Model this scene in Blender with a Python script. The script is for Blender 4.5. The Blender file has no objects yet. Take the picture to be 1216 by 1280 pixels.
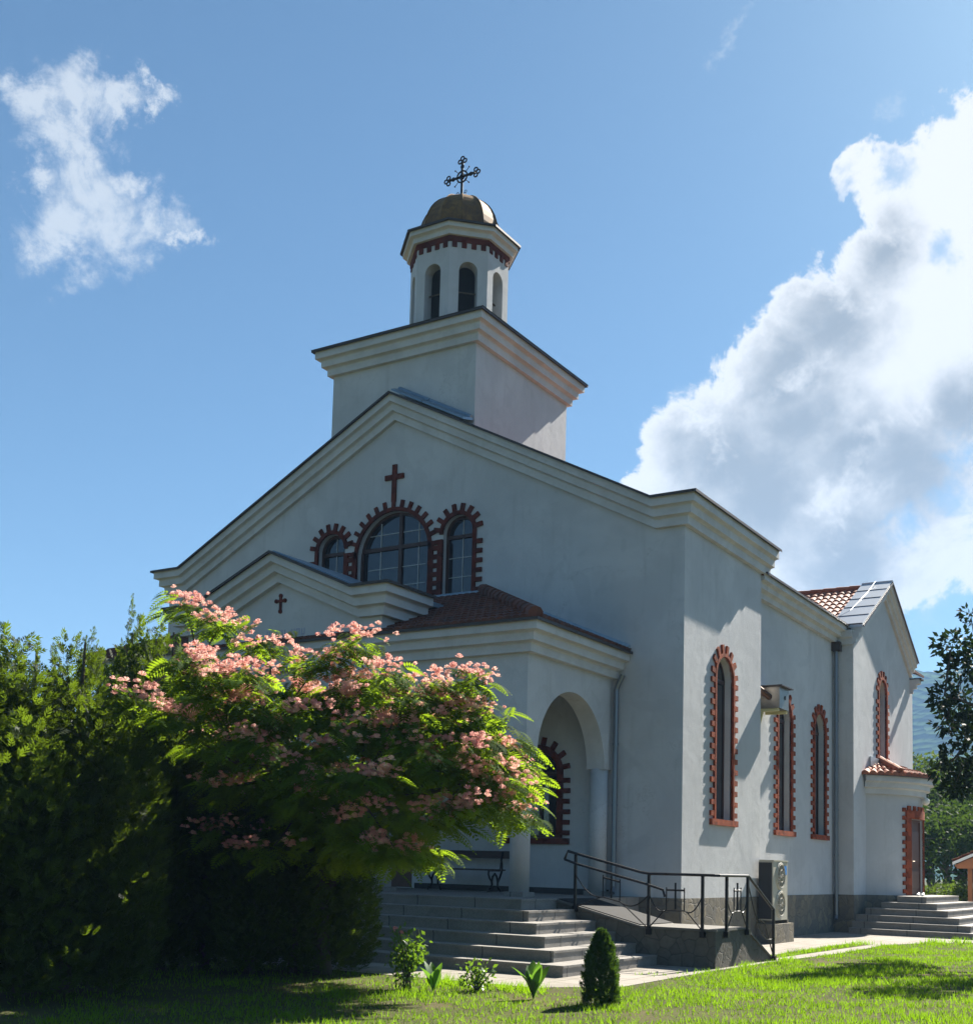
import bpy, math, random
import numpy as np
from mathutils import Vector, Matrix

random.seed(7)
rng = np.random.default_rng(11)
scene = bpy.context.scene
PI = math.pi

# ------------------------------------------------------------------ camera
cam_d = bpy.data.cameras.new('camera')
cam = bpy.data.objects.new('camera', cam_d)
scene.collection.objects.link(cam)
scene.camera = cam
YAW, PITCH, ROLL = -0.560742, 0.092292, -0.026118
CAM = np.array([9.45, -22.38, 1.6])
_cy, _sy = math.cos(YAW), math.sin(YAW)
_f = np.array([_sy*math.cos(PITCH), _cy*math.cos(PITCH), math.sin(PITCH)])
_r = np.array([_cy, -_sy, 0.0]); _d = np.cross(_f, _r)
RX = math.cos(ROLL)*_r + math.sin(ROLL)*_d
DN = -math.sin(ROLL)*_r + math.cos(ROLL)*_d
cam.matrix_world = Matrix(((RX[0], -DN[0], -_f[0], CAM[0]), (RX[1], -DN[1], -_f[1], CAM[1]),
                           (RX[2], -DN[2], -_f[2], CAM[2]), (0, 0, 0, 1)))
cam_d.sensor_fit = 'VERTICAL'; cam_d.sensor_height = 24.0
cam_d.lens = 1513.0*24.0/1280.0
cam_d.shift_y = (941-640)/1280.0
cam_d.clip_start = 0.1; cam_d.clip_end = 8000

def ray(u, v):
    """direction of a sight line of the survey photograph (1216 x 1280 pixels)"""
    return RX*((u-608)/1513.0) + DN*((v-941)/1513.0) + _f
def pt(u, v, t):
    return CAM + ray(u, v)*t

# ------------------------------------------------------------------ light
SUN = np.array([0.128, 1.0, 0.83]); SUN /= np.linalg.norm(SUN)
SUN_EL = math.asin(SUN[2]); SUN_AZ = math.atan2(SUN[0], SUN[1])
sd = bpy.data.lights.new('sun', 'SUN'); sd.energy = 5.0; sd.angle = math.radians(0.5); sd.color = (1.0, 0.94, 0.84)
so = bpy.data.objects.new('sun', sd); scene.collection.objects.link(so)
so.rotation_euler = Vector(-SUN).to_track_quat('-Z', 'Y').to_euler()
so.location = (0, 0, 40)
scene.view_settings.view_transform = 'Standard'; scene.view_settings.look = 'None'
scene.view_settings.gamma = 1; scene.view_settings.exposure = 1.9

# ------------------------------------------------------------------ node helpers
class NT:
    def __init__(s, tree):
        s.t = tree
    def n(s, typ, ins=None, **kw):
        nd = s.t.nodes.new(typ)
        for k, v in kw.items(): setattr(nd, k, v)
        for k, v in (ins or {}).items():
            if isinstance(v, bpy.types.NodeSocket): s.t.links.new(v, nd.inputs[k])
            else: nd.inputs[k].default_value = v
        return nd
    def math(s, op, a, b=0.0, clamp=False):
        return s.n('ShaderNodeMath', {0: a, 1: b}, operation=op, use_clamp=clamp).outputs[0]
    def vmath(s, op, a, b=(0, 0, 0)):
        nd = s.n('ShaderNodeVectorMath', {0: a, 1: b}, operation=op)
        return nd.outputs['Value'] if op in ('LENGTH', 'DOT_PRODUCT', 'DISTANCE') else nd.outputs['Vector']
    def noise(s, vec, scale, detail=4, rough=0.5, dist=0.0):
        return s.n('ShaderNodeTexNoise', {'Vector': vec, 'Scale': scale, 'Detail': detail, 'Roughness': rough, 'Distortion': dist})
    def ramp(s, fac, a, b):
        return s.n('ShaderNodeMapRange', {'Value': fac, 'From Min': a, 'From Max': b, 'To Min': 0.0, 'To Max': 1.0}, interpolation_type='SMOOTHSTEP').outputs[0]
    def mix(s, fac, a, b):
        nd = s.n('ShaderNodeMix', {'Factor': fac}, data_type='RGBA')
        for i, v in ((6, a), (7, b)):
            if isinstance(v, bpy.types.NodeSocket): s.t.links.new(v, nd.inputs[i])
            else: nd.inputs[i].default_value = v
        return nd.outputs[2]

def rgb(r, g, b): return (r, g, b, 1.0)

# ------------------------------------------------------------------ world: sky and clouds
world = bpy.data.worlds.new('World'); scene.world = world; world.use_nodes = True
wt = NT(world.node_tree); world.node_tree.nodes.clear()
sky = wt.n('ShaderNodeTexSky', sky_type='NISHITA', sun_disc=False)
sky.sun_elevation = SUN_EL; sky.sun_rotation = SUN_AZ
sky.air_density = 1.0; sky.dust_density = 1.0; sky.ozone_density = 2.5; sky.altitude = 500
SKY_STRENGTH = 0.05
dirn = wt.n('ShaderNodeTexCoord').outputs['Generated']
sep = wt.n('ShaderNodeSeparateXYZ', {0: dirn})
az = wt.math('ARCTAN2', sep.outputs[0], sep.outputs[1]); el = wt.math('ARCSINE', sep.outputs[2])
ang = wt.n('ShaderNodeCombineXYZ', {0: az, 1: el, 2: 0.0}).outputs[0]
def azel(u, v):
    d = ray(u, v); d = d/np.linalg.norm(d)
    return math.atan2(d[0], d[1]), math.asin(d[2])
wn = wt.noise(dirn, 9.0, 6, 0.6)
wofs = wt.vmath('MULTIPLY', wt.vmath('SUBTRACT', wn.outputs['Color'], (0.5, 0.5, 0.5)), (0.055, 0.055, 0))
angw = wt.vmath('ADD', ang, wofs)
wn2 = wt.noise(dirn, 34.0, 8, 0.7).outputs['Color']
wof2 = wt.vmath('SUBTRACT', wn2, (0.5, 0.5, 0.5))
angs = wt.vmath('ADD', wt.vmath('ADD', ang, wt.vmath('MULTIPLY', wofs, (1.5, 1.5, 0))), wt.vmath('MULTIPLY', wof2, (0.075, 0.075, 0)))
angw = wt.vmath('ADD', angw, wt.vmath('MULTIPLY', wof2, (0.022, 0.022, 0)))
def blobs(lst, vec):
    acc = None
    for (u, v, r) in lst:
        a, e = azel(u, v); a2, _ = azel(u+r, v); _, e2 = azel(u, v-r)
        ra = max(abs(a2-a), 1e-4); re = max(abs(e2-e), 1e-4)
        q = wt.vmath('MULTIPLY', wt.vmath('SUBTRACT', vec, (a, e, 0)), (1/ra, 1/re, 0))
        f = wt.math('SUBTRACT', 1.0, wt.vmath('LENGTH', q))
        acc = f if acc is None else wt.n('ShaderNodeMath', {0: acc, 1: f, 2: 0.25}, operation='SMOOTH_MAX').outputs[0]
    return acc
big = [(1200, 210, 90), (1120, 240, 75), (1075, 215, 40), (1090, 320, 75), (1170, 330, 130), (1010, 400, 65), (1100, 450, 150),
       (955, 450, 55), (930, 515, 75), (1000, 540, 150), (850, 570, 70), (815, 605, 48), (1160, 600, 150), (1090, 680, 120),
       (960, 650, 130), (1200, 480, 150), (1300, 350, 200), (1320, 600, 200), (880, 640, 90), (1000, 730, 90)]
small = [(50, 120, 40), (110, 115, 50), (70, 170, 45), (115, 190, 52), (130, 240, 65), (90, 290, 55), (150, 285, 60), (190, 270, 45),
         (185, 85, 18), (205, 110, 20), (160, 110, 30), (230, 290, 18), (60, 230, 30), (175, 215, 30)]
wisp = [(925, 20, 26), (915, 45, 22), (905, 68, 20), (862, 480, 26), (714, 566, 14), (1155, 760, 60), (1110, 135, 26), (1060, 790, 60)]
fb = wt.math('ADD', wt.noise(dirn, 17.0, 12, 0.68, 0.4).outputs['Fac'], wt.math('MULTIPLY', wt.math('SUBTRACT', wt.noise(dirn, 55.0, 8, 0.65, 0.3).outputs['Fac'], 0.5), 0.45))
fb2 = wt.noise(dirn, 6.0, 7, 0.6, 0.2).outputs['Fac']
fbc = wt.math('SUBTRACT', fb, 0.5)
Fb = wt.math('ADD', blobs(big, angw), wt.math('MULTIPLY', fbc, 1.3))
Ab = wt.ramp(Fb, 0.04, 0.22)
hole = blobs([(1190, 632, 60), (1112, 212, 55), (1178, 306, 40), (1205, 566, 50), (1120, 668, 50), (1060, 235, 40)], angw)
hole = wt.math('ADD', wt.math('SUBTRACT', hole, 0.30), wt.math('MULTIPLY', fbc, 3.2))
Ab = wt.math('MULTIPLY', Ab, wt.math('SUBTRACT', 1.0, wt.math('MULTIPLY', wt.ramp(hole, -0.1, 0.75), 0.75)))
fbs = wt.math('SUBTRACT', wt.noise(dirn, 26.0, 13, 0.70, 0.9).outputs['Fac'], 0.5)
Fs = wt.math('ADD', blobs([(a_, b_, c_*1.32) for a_, b_, c_ in small], angs), wt.math('ADD', wt.math('MULTIPLY', fbs, 1.8), wt.math('MULTIPLY', fbc, 0.7)))
As = wt.math('MULTIPLY', wt.ramp(Fs, 0.08, 0.95), 0.9)
Fw = wt.math('ADD', blobs(wisp, angs), wt.math('MULTIPLY', fbc, 2.2))
Aw = wt.math('MULTIPLY', wt.ramp(Fw, 0.25, 1.5), 0.4)
gray = [(1110, 305, 60), (1040, 400, 85), (980, 470, 80), (900, 570, 95), (950, 620, 130), (1060, 560, 90), (1140, 590, 110),
        (1195, 520, 60), (1060, 690, 100), (1000, 520, 90)]
Gf = wt.math('ADD', blobs(gray, angw), wt.math('MULTIPLY', wt.math('SUBTRACT', fb2, 0.5), 0.9))
Gf = wt.math('ADD', Gf, wt.math('MULTIPLY', fbc, 1.15))
G = wt.math('MULTIPLY', wt.ramp(Gf, -0.20, 0.95), wt.ramp(Fb, 0.10, 0.55))
ccol = wt.mix(G, rgb(0.268, 0.270, 0.271), rgb(0.103, 0.114, 0.124))
skyc = wt.vmath('SCALE', sky.outputs[0])
skyc.node.inputs['Scale'].default_value = SKY_STRENGTH
skyt = wt.vmath('MULTIPLY', skyc, (0.358, 0.508, 0.560))
c1 = wt.mix(Aw, skyt, rgb(0.20, 0.222, 0.243))
c2 = wt.mix(As, c1, rgb(0.192, 0.205, 0.217))
c3 = wt.mix(Ab, c2, ccol)
bg = wt.n('ShaderNodeBackground', {'Color': c3, 'Strength': 1.0})
wo = wt.n('ShaderNodeOutputWorld', {'Surface': bg.outputs[0]})

# ------------------------------------------------------------------ mesh helpers
class MB:
    def __init__(s): s.v = []; s.f = []
    def add(s, vs, fs):
        o = len(s.v); s.v.extend([tuple(map(float, p)) for p in vs]); s.f.extend([tuple(i+o for i in f) for f in fs]); return s
    def hexa(s, p):   # 8 corners: bottom loop 0-3, top loop 4-7
        return s.add(p, [(3, 2, 1, 0), (4, 5, 6, 7), (0, 1, 5, 4), (1, 2, 6, 5), (2, 3, 7, 6), (3, 0, 4, 7)])
    def box(s, x0, x1, y0, y1, z0, z1):
        return s.hexa([(x0, y0, z0), (x1, y0, z0), (x1, y1, z0), (x0, y1, z0), (x0, y0, z1), (x1, y0, z1), (x1, y1, z1), (x0, y1, z1)])
    def mbox(s, M, u0, u1, z0, z1, d0, d1):
        return s.hexa([M(u0, z0, d1), M(u1, z0, d1), M(u1, z0, d0), M(u0, z0, d0), M(u0, z1, d1), M(u1, z1, d1), M(u1, z1, d0), M(u0, z1, d0)])
    def quad(s, a, b, c, d): return s.add([a, b, c, d], [(0, 1, 2, 3)])
    def prism(s, poly, axis, a, b):
        def P(p, t): return {'x': (t, p[0], p[1]), 'y': (p[0], t, p[1]), 'z': (p[0], p[1], t)}[axis]
        n = len(poly)
        vs = [P(p, a) for p in poly]+[P(p, b) for p in poly]
        return s.add(vs, [tuple(range(n)), tuple(range(2*n-1, n-1, -1))]+[(i, (i+1) % n, n+(i+1) % n, n+i) for i in range(n)])
    def tube(s, pts, r, k=8, cap=True):
        pts = [np.array(p, float) for p in pts]; n = len(pts)
        rs = r if hasattr(r, '__len__') else [r]*n
        vs = []; ref = None
        for i, p in enumerate(pts):
            t = pts[min(i+1, n-1)]-pts[max(i-1, 0)]; t = t/(np.linalg.norm(t)+1e-9)
            if ref is None:
                ref = np.array([0, 0, 1.0]) if abs(t[2]) < 0.9 else np.array([1.0, 0, 0])
            a = ref-t*(ref@t); a /= (np.linalg.norm(a)+1e-9); ref = a; b = np.cross(t, a)
            for j in range(k):
                q = 2*PI*j/k; vs.append(p+rs[i]*(a*math.cos(q)+b*math.sin(q)))
        fs = [(i*k+j, i*k+(j+1) % k, (i+1)*k+(j+1) % k, (i+1)*k+j) for i in range(n-1) for j in range(k)]
        if cap: fs += [tuple(range(k-1, -1, -1)), tuple((n-1)*k+j for j in range(k))]
        return s.add(vs, fs)
    def lathe(s, prof, c, k=24, a0=0.0):
        n = len(prof); vs = []
        for (r, z) in prof:
            for j in range(k):
                q = a0+2*PI*j/k; vs.append((c[0]+r*math.cos(q), c[1]+r*math.sin(q), z))
        fs = [(i*k+j, i*k+(j+1) % k, (i+1)*k+(j+1) % k, (i+1)*k+j) for i in range(n-1) for j in range(k)]
        fs += [tuple(range(k-1, -1, -1)), tuple((n-1)*k+j for j in range(k))]
        return s.add(vs, fs)
    def ball(s, c, r, k=8, m=5):
        prof = [(r*math.sin(PI*i/m)+1e-4, c[2]-r*math.cos(PI*i/m)) for i in range(m+1)]
        return s.lathe(prof, c, k)
    def build(s, name, mat, parent=None, smooth=False, arr=None):
        me = bpy.data.meshes.new(name)
        if arr is None: me.from_pydata(s.v, [], s.f)
        else: me.from_pydata(arr[0], [], arr[1])
        if smooth: me.polygons.foreach_set('use_smooth', [True]*len(me.polygons))
        me.update()
        o = bpy.data.objects.new(name, me); scene.collection.objects.link(o)
        if mat: me.materials.append(mat)
        if parent: o.parent = parent
        return o

def fast_mesh(name, verts, faces, mat, parent=None, colors=None):
    """verts (n,3); faces (m,k) arrays -> one mesh object"""
    verts = np.asarray(verts, np.float32); faces = np.asarray(faces, np.int32)
    me = bpy.data.meshes.new(name); m, k = faces.shape
    me.vertices.add(len(verts)); me.vertices.foreach_set('co', verts.ravel())
    me.loops.add(m*k); me.loops.foreach_set('vertex_index', faces.ravel())
    me.polygons.add(m); me.polygons.foreach_set('loop_start', np.arange(0, m*k, k, dtype=np.int32))
    if colors is not None:
        at = me.attributes.new('tint', 'FLOAT', 'POINT'); at.data.foreach_set('value', np.asarray(colors, np.float32))
    me.update(); me.validate()
    o = bpy.data.objects.new(name, me); scene.collection.objects.link(o)
    me.materials.append(mat)
    if parent: o.parent = parent
    return o

def tag(o, label, cat, group=None):
    o['label'] = label; o['category'] = cat
    if group: o['group'] = group
    return o
def thing(name, label, cat, loc=(0, 0, 0), group=None):
    o = bpy.data.objects.new(name, None); scene.collection.objects.link(o)
    o.empty_display_size = 0.3
    return tag(o, label, cat, group)
def struct(o, kind='structure'):
    o['kind'] = kind; return o

# ------------------------------------------------------------------ materials
def mat(name):
    m = bpy.data.materials.new(name); m.use_nodes = True
    t = NT(m.node_tree); m.node_tree.nodes.clear()
    out = t.n('ShaderNodeOutputMaterial')
    return m, t, out
def pos(t):
    return t.n('ShaderNodeNewGeometry').outputs['Position']
def simple(name, col, rough=0.6, metal=0.0, var=0.15, scale=6.0, bump=0.0, bscale=40.0, spec=0.4):
    m, t, out = mat(name); p = pos(t)
    n = t.noise(p, scale, 5, 0.6).outputs['Fac']
    dark = rgb(*[c*(1-var) for c in col]); light = rgb(*[min(1, c*(1+var)) for c in col])
    c = t.mix(n, dark, light)
    b = t.n('ShaderNodeBsdfPrincipled', {'Base Color': c, 'Roughness': rough, 'Metallic': metal, 'Specular IOR Level': spec})
    if bump:
        nb = t.noise(p, bscale, 3, 0.6).outputs['Fac']
        t.t.links.new(t.n('ShaderNodeBump', {'Height': nb, 'Strength': bump, 'Distance': 0.02}).outputs[0], b.inputs['Normal'])
    t.t.links.new(b.outputs[0], out.inputs[0]); return m

def brick_mat(name, col):
    m, t, out = mat(name); p = pos(t)
    v = t.n('ShaderNodeTexVoronoi', {'Vector': p, 'Scale': 7.0}); s3 = t.n('ShaderNodeSeparateColor', {0: v.outputs['Color']})
    n = t.noise(p, 26, 5, 0.7).outputs['Fac']; n2 = t.noise(p, 1.4, 4, 0.6).outputs['Fac']
    c = t.mix(s3.outputs[0], rgb(*[x*0.62 for x in col]), rgb(*[x*1.35 for x in col]))
    c = t.mix(t.math('MULTIPLY', t.ramp(n, 0.55, 0.75), 0.55), c, rgb(col[0]*0.35, col[1]*0.45, col[2]*0.6))
    c = t.mix(t.math('MULTIPLY', t.ramp(n2, 0.5, 0.75), 0.35), c, rgb(col[0]*1.1, col[1]*1.9, col[2]*2.4))
    b = t.n('ShaderNodeBsdfPrincipled', {'Base Color': c, 'Roughness': 0.85, 'Specular IOR Level': 0.15})
    t.t.links.new(t.n('ShaderNodeBump', {'Height': n, 'Strength': 0.5, 'Distance': 0.012}).outputs[0], b.inputs['Normal'])
    t.t.links.new(b.outputs[0], out.inputs[0]); return m
def granite_mat():
    m, t, out = mat('granite_step'); p = pos(t)
    n1 = t.noise(p, 1.7, 6, 0.7, 0.5).outputs['Fac']; n2 = t.noise(p, 70, 4, 0.7).outputs['Fac']; n3 = t.noise(p, 9, 5, 0.65).outputs['Fac']
    c = t.mix(t.ramp(n2, 0.35, 0.65), rgb(0.19, 0.178, 0.162), rgb(0.29, 0.268, 0.24))
    c = t.mix(t.math('MULTIPLY', t.ramp(n1, 0.42, 0.7), 0.5), c, rgb(0.145, 0.13, 0.112))
    c = t.mix(t.math('MULTIPLY', t.ramp(n3, 0.58, 0.8), 0.45), c, rgb(0.105, 0.095, 0.08))
    sp = t.n('ShaderNodeSeparateXYZ', {0: p})
    def joint(o, w):
        f = t.math('ABSOLUTE', t.math('SUBTRACT', t.math('FRACT', t.math('MULTIPLY', o, w)), 0.5)); return t.ramp(f, 0.004, 0.010)
    j = t.math('MULTIPLY', joint(sp.outputs[0], 0.83), joint(sp.outputs[1], 0.83))
    c = t.mix(j, rgb(0.05, 0.045, 0.04), c)
    b = t.n('ShaderNodeBsdfPrincipled', {'Base Color': c, 'Roughness': 0.75, 'Specular IOR Level': 0.3})
    t.t.links.new(t.n('ShaderNodeBump', {'Height': n2, 'Strength': 0.25, 'Distance': 0.01}).outputs[0], b.inputs['Normal'])
    t.t.links.new(b.outputs[0], out.inputs[0]); return m
def plaster_mat():
    m, t, out = mat('white_plaster'); p = pos(t)
    big_ = t.noise(p, 0.55, 5, 0.62, 0.6).outputs['Fac']
    mid = t.noise(p, 2.6, 6, 0.65, 0.4).outputs['Fac']
    pz = t.vmath('MULTIPLY', p, (3.0, 3.0, 0.35))
    streak = t.noise(pz, 1.6, 5, 0.6).outputs['Fac']
    c = t.mix(t.ramp(big_, 0.38, 0.66), rgb(0.50, 0.503, 0.512), rgb(0.575, 0.577, 0.582))
    c = t.mix(t.math('MULTIPLY', t.ramp(mid, 0.52, 0.72), 0.35), c, rgb(0.42, 0.425, 0.43))
    c = t.mix(t.math('MULTIPLY', t.ramp(streak, 0.52, 0.76), 0.38), c, rgb(0.37, 0.37, 0.365))
    wv = t.vmath('ADD', p, t.vmath('MULTIPLY', t.noise(p, 1.1, 5, 0.7).outputs['Color'], (1.6, 1.6, 1.6)))
    ck = t.n('ShaderNodeTexVoronoi', {'Vector': wv, 'Scale': 0.42}, feature='DISTANCE_TO_EDGE').outputs['Distance']
    ckm = t.math('MULTIPLY', t.math('SUBTRACT', 1.0, t.ramp(ck, 0.0, 0.006)), t.ramp(big_, 0.45, 0.6))
    c = t.mix(t.math('MULTIPLY', ckm, 0.35), c, rgb(0.22, 0.22, 0.22))
    ph = t.noise(p, 0.9, 2, 0.4, 1.2).outputs['Fac']
    c = t.mix(t.math('MULTIPLY', t.ramp(ph, 0.60, 0.615), 0.22), c, rgb(0.40, 0.405, 0.415))
    grain = t.noise(p, 55.0, 4, 0.75).outputs['Fac']
    c = t.mix(t.math('MULTIPLY', t.ramp(grain, 0.3, 0.7), 0.26), c, rgb(0.35, 0.355, 0.36))
    b = t.n('ShaderNodeBsdfPrincipled', {'Base Color': c, 'Roughness': 0.92, 'Specular IOR Level': 0.15})
    g2 = t.math('ADD', t.math('MULTIPLY', grain, 0.6), t.math('MULTIPLY', mid, 1.4))
    t.t.links.new(t.n('ShaderNodeBump', {'Height': g2, 'Strength': 0.5, 'Distance': 0.014}).outputs[0], b.inputs['Normal'])
    t.t.links.new(b.outputs[0], out.inputs[0]); return m
def cornice_mat():
    m, t, out = mat('cream_cornice'); p = pos(t)
    n1 = t.noise(p, 1.3, 6, 0.65, 0.5).outputs['Fac']; n2 = t.noise(p, 14, 4, 0.6).outputs['Fac']
    c = t.mix(t.ramp(n1, 0.35, 0.7), rgb(0.56, 0.563, 0.567), rgb(0.465, 0.466, 0.468))
    c = t.mix(t.math('MULTIPLY', t.ramp(n2, 0.55, 0.8), 0.3), c, rgb(0.33, 0.315, 0.28))
    b = t.n('ShaderNodeBsdfPrincipled', {'Base Color': c, 'Roughness': 0.9, 'Specular IOR Level': 0.15})
    t.t.links.new(t.n('ShaderNodeBump', {'Height': n2, 'Strength': 0.25, 'Distance': 0.01}).outputs[0], b.inputs['Normal'])
    t.t.links.new(b.outputs[0], out.inputs[0]); return m
def stone_mat(name, cols, scale, joint):
    m, t, out = mat(name); p = pos(t)
    w = t.noise(p, 3.0, 3, 0.5)
    pw = t.vmath('ADD', p, t.vmath('SCALE', t.vmath('SUBTRACT', w.outputs['Color'], (0.5, 0.5, 0.5))))
    pw.node.inputs[0].links[0].from_node.inputs  # keep
    for nd in m.node_tree.nodes:
        if nd.type == 'VECT_MATH' and nd.operation == 'SCALE': nd.inputs['Scale'].default_value = 0.16
    vor = t.n('ShaderNodeTexVoronoi', {'Vector': pw, 'Scale': scale})
    ed = t.n('ShaderNodeTexVoronoi', {'Vector': pw, 'Scale': scale}, feature='DISTANCE_TO_EDGE')
    s3 = t.n('ShaderNodeSeparateColor', {0: vor.outputs['Color']})
    c = t.mix(s3.outputs[0], rgb(*cols[0]), rgb(*cols[1]))
    c = t.mix(t.math('MULTIPLY', s3.outputs[1], 0.7), c, rgb(*cols[2]))
    n2 = t.noise(p, 9, 6, 0.65).outputs['Fac']
    c = t.mix(t.math('MULTIPLY', t.ramp(n2, 0.4, 0.75), 0.4), c, rgb(cols[0][0]*0.45, cols[0][1]*0.45, cols[0][2]*0.45))
    j = t.ramp(ed.outputs['Distance'], 0.0, 0.05)
    c = t.mix(j, rgb(*joint), c)
    b = t.n('ShaderNodeBsdfPrincipled', {'Base Color': c, 'Roughness': 0.85, 'Specular IOR Level': 0.2})
    h = t.math('ADD', t.math('MULTIPLY', j, 0.8), n2)
    t.t.links.new(t.n('ShaderNodeBump', {'Height': h, 'Strength': 0.5, 'Distance': 0.02}).outputs[0], b.inputs['Normal'])
    t.t.links.new(b.outputs[0], out.inputs[0]); return m
def tile_mat(name, a, b_, c_):
    m, t, out = mat(name); p = pos(t)
    v = t.n('ShaderNodeTexVoronoi', {'Vector': p, 'Scale': 4.2})
    s3 = t.n('ShaderNodeSeparateColor', {0: v.outputs['Color']})
    c = t.mix(s3.outputs[0], rgb(*a), rgb(*b_))
    n = t.noise(p, 2.2, 6, 0.7).outputs['Fac']
    c = t.mix(t.math('MULTIPLY', t.ramp(n, 0.45, 0.72), 0.8), c, rgb(*c_))
    b = t.n('ShaderNodeBsdfPrincipled', {'Base Color': c, 'Roughness': 0.7, 'Specular IOR Level': 0.3})
    nb = t.noise(p, 50, 3, 0.6).outputs['Fac']
    t.t.links.new(t.n('ShaderNodeBump', {'Height': nb, 'Strength': 0.2, 'Distance': 0.01}).outputs[0], b.inputs['Normal'])
    t.t.links.new(b.outputs[0], out.inputs[0]); return m
def leaf_mat(name, dark, light, trans, tfac=0.45, rough=0.5, spec=0.3):
    m, t, out = mat(name); p = pos(t)
    at = t.n('ShaderNodeAttribute', attribute_name='tint').outputs['Fac']
    n = t.noise(p, 1.7, 3, 0.6).outputs['Fac']
    f = t.math('ADD', t.math('MULTIPLY', at, 0.75), t.math('MULTIPLY', t.math('SUBTRACT', n, 0.5), 0.8), True)
    c = t.mix(f, rgb(*dark), rgb(*light))
    b = t.n('ShaderNodeBsdfPrincipled', {'Base Color': c, 'Roughness': rough, 'Specular IOR Level': spec})
    tc = t.mix(f, rgb(*[x*0.6 for x in trans]), rgb(*trans))
    tr = t.n('ShaderNodeBsdfTranslucent', {'Color': tc})
    mx = t.n('ShaderNodeMixShader', {0: tfac, 1: b.outputs[0], 2: tr.outputs[0]})
    t.t.links.new(mx.outputs[0], out.inputs[0]); return m
def paving_mat():
    m, t, out = mat('concrete_paving'); p = pos(t)
    n1 = t.noise(p, 1.1, 6, 0.65, 0.4).outputs['Fac']; n2 = t.noise(p, 24, 5, 0.7).outputs['Fac']
    br = t.n('ShaderNodeTexBrick', {'Vector': p, 'Scale': 1.0, 'Color1': rgb(0.29, 0.262, 0.228), 'Color2': rgb(0.245, 0.222, 0.19), 'Mortar': rgb(0.10, 0.09, 0.06),
                                    'Mortar Size': 0.010, 'Brick Width': 0.62, 'Row Height': 0.62}, offset=0.0)
    c = t.mix(t.math('MULTIPLY', t.ramp(n1, 0.4, 0.7), 0.55), br.outputs['Color'], rgb(0.17, 0.148, 0.118))
    c = t.mix(t.math('MULTIPLY', t.ramp(n2, 0.5, 0.8), 0.35), c, rgb(0.14, 0.125, 0.105))
    b = t.n('ShaderNodeBsdfPrincipled', {'Base Color': c, 'Roughness': 0.9, 'Specular IOR Level': 0.2})
    t.t.links.new(t.n('ShaderNodeBump', {'Height': t.math('SUBTRACT', n2, br.outputs['Fac']), 'Strength': 0.3, 'Distance': 0.015}).outputs[0], b.inputs['Normal'])
    t.t.links.new(b.outputs[0], out.inputs[0]); return m
def soil_mat():
    m, t, out = mat('lawn_soil'); p = pos(t)
    n1 = t.noise(p, 0.9, 6, 0.65).outputs['Fac']; n2 = t.noise(p, 18, 5, 0.7).outputs['Fac']
    c = t.mix(t.ramp(n1, 0.35, 0.7), rgb(0.062, 0.066, 0.028), rgb(0.088, 0.092, 0.034))
    c = t.mix(t.math('MULTIPLY', t.ramp(n2, 0.5, 0.75), 0.5), c, rgb(0.07, 0.055, 0.03))
    n4 = t.noise(p, 0.55, 5, 0.7, 0.6).outputs['Fac']
    c = t.mix(t.math('MULTIPLY', t.ramp(n4, 0.5, 0.68), 0.8), c, rgb(0.105, 0.085, 0.045))
    b = t.n('ShaderNodeBsdfPrincipled', {'Base Color': c, 'Roughness': 1.0, 'Specular IOR Level': 0.05})
    t.t.links.new(t.n('ShaderNodeBump', {'Height': n2, 'Strength': 0.6, 'Distance': 0.03}).outputs[0], b.inputs['Normal'])
    t.t.links.new(b.outputs[0], out.inputs[0]); return m
def hill_mat():
    m, t, out = mat('forest_hill'); p = pos(t)
    v = t.n('ShaderNodeTexVoronoi', {'Vector': p, 'Scale': 0.09})
    n1 = t.noise(p, 0.012, 6, 0.65).outputs['Fac']
    c = t.mix(t.ramp(n1, 0.35, 0.7), rgb(0.018, 0.040, 0.012), rgb(0.055, 0.085, 0.025))
    b = t.n('ShaderNodeBsdfPrincipled', {'Base Color': c, 'Roughness': 1.0, 'Specular IOR Level': 0.0})
    t.t.links.new(t.n('ShaderNodeBump', {'Height': v.outputs['Distance'], 'Strength': 1.0, 'Distance': 8.0}).outputs[0], b.inputs['Normal'])
    t.t.links.new(b.outputs[0], out.inputs[0]); return m
def dome_mat():
    m, t, out = mat('aged_copper'); p = pos(t)
    n1 = t.noise(p, 3.0, 6, 0.7, 0.6).outputs['Fac']; n2 = t.noise(t.vmath('MULTIPLY', p, (6, 6, 1.0)), 2.0, 5, 0.6).outputs['Fac']
    c = t.mix(t.ramp(n1, 0.35, 0.65), rgb(0.105, 0.053, 0.019), rgb(0.24, 0.128, 0.030))
    c = t.mix(t.math('MULTIPLY', t.ramp(n2, 0.5, 0.75), 0.6), c, rgb(0.05, 0.04, 0.032))
    b = t.n('ShaderNodeBsdfPrincipled', {'Base Color': c, 'Roughness': 0.7, 'Metallic': 0.25})
    t.t.links.new(b.outputs[0], out.inputs[0]); return m

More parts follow.
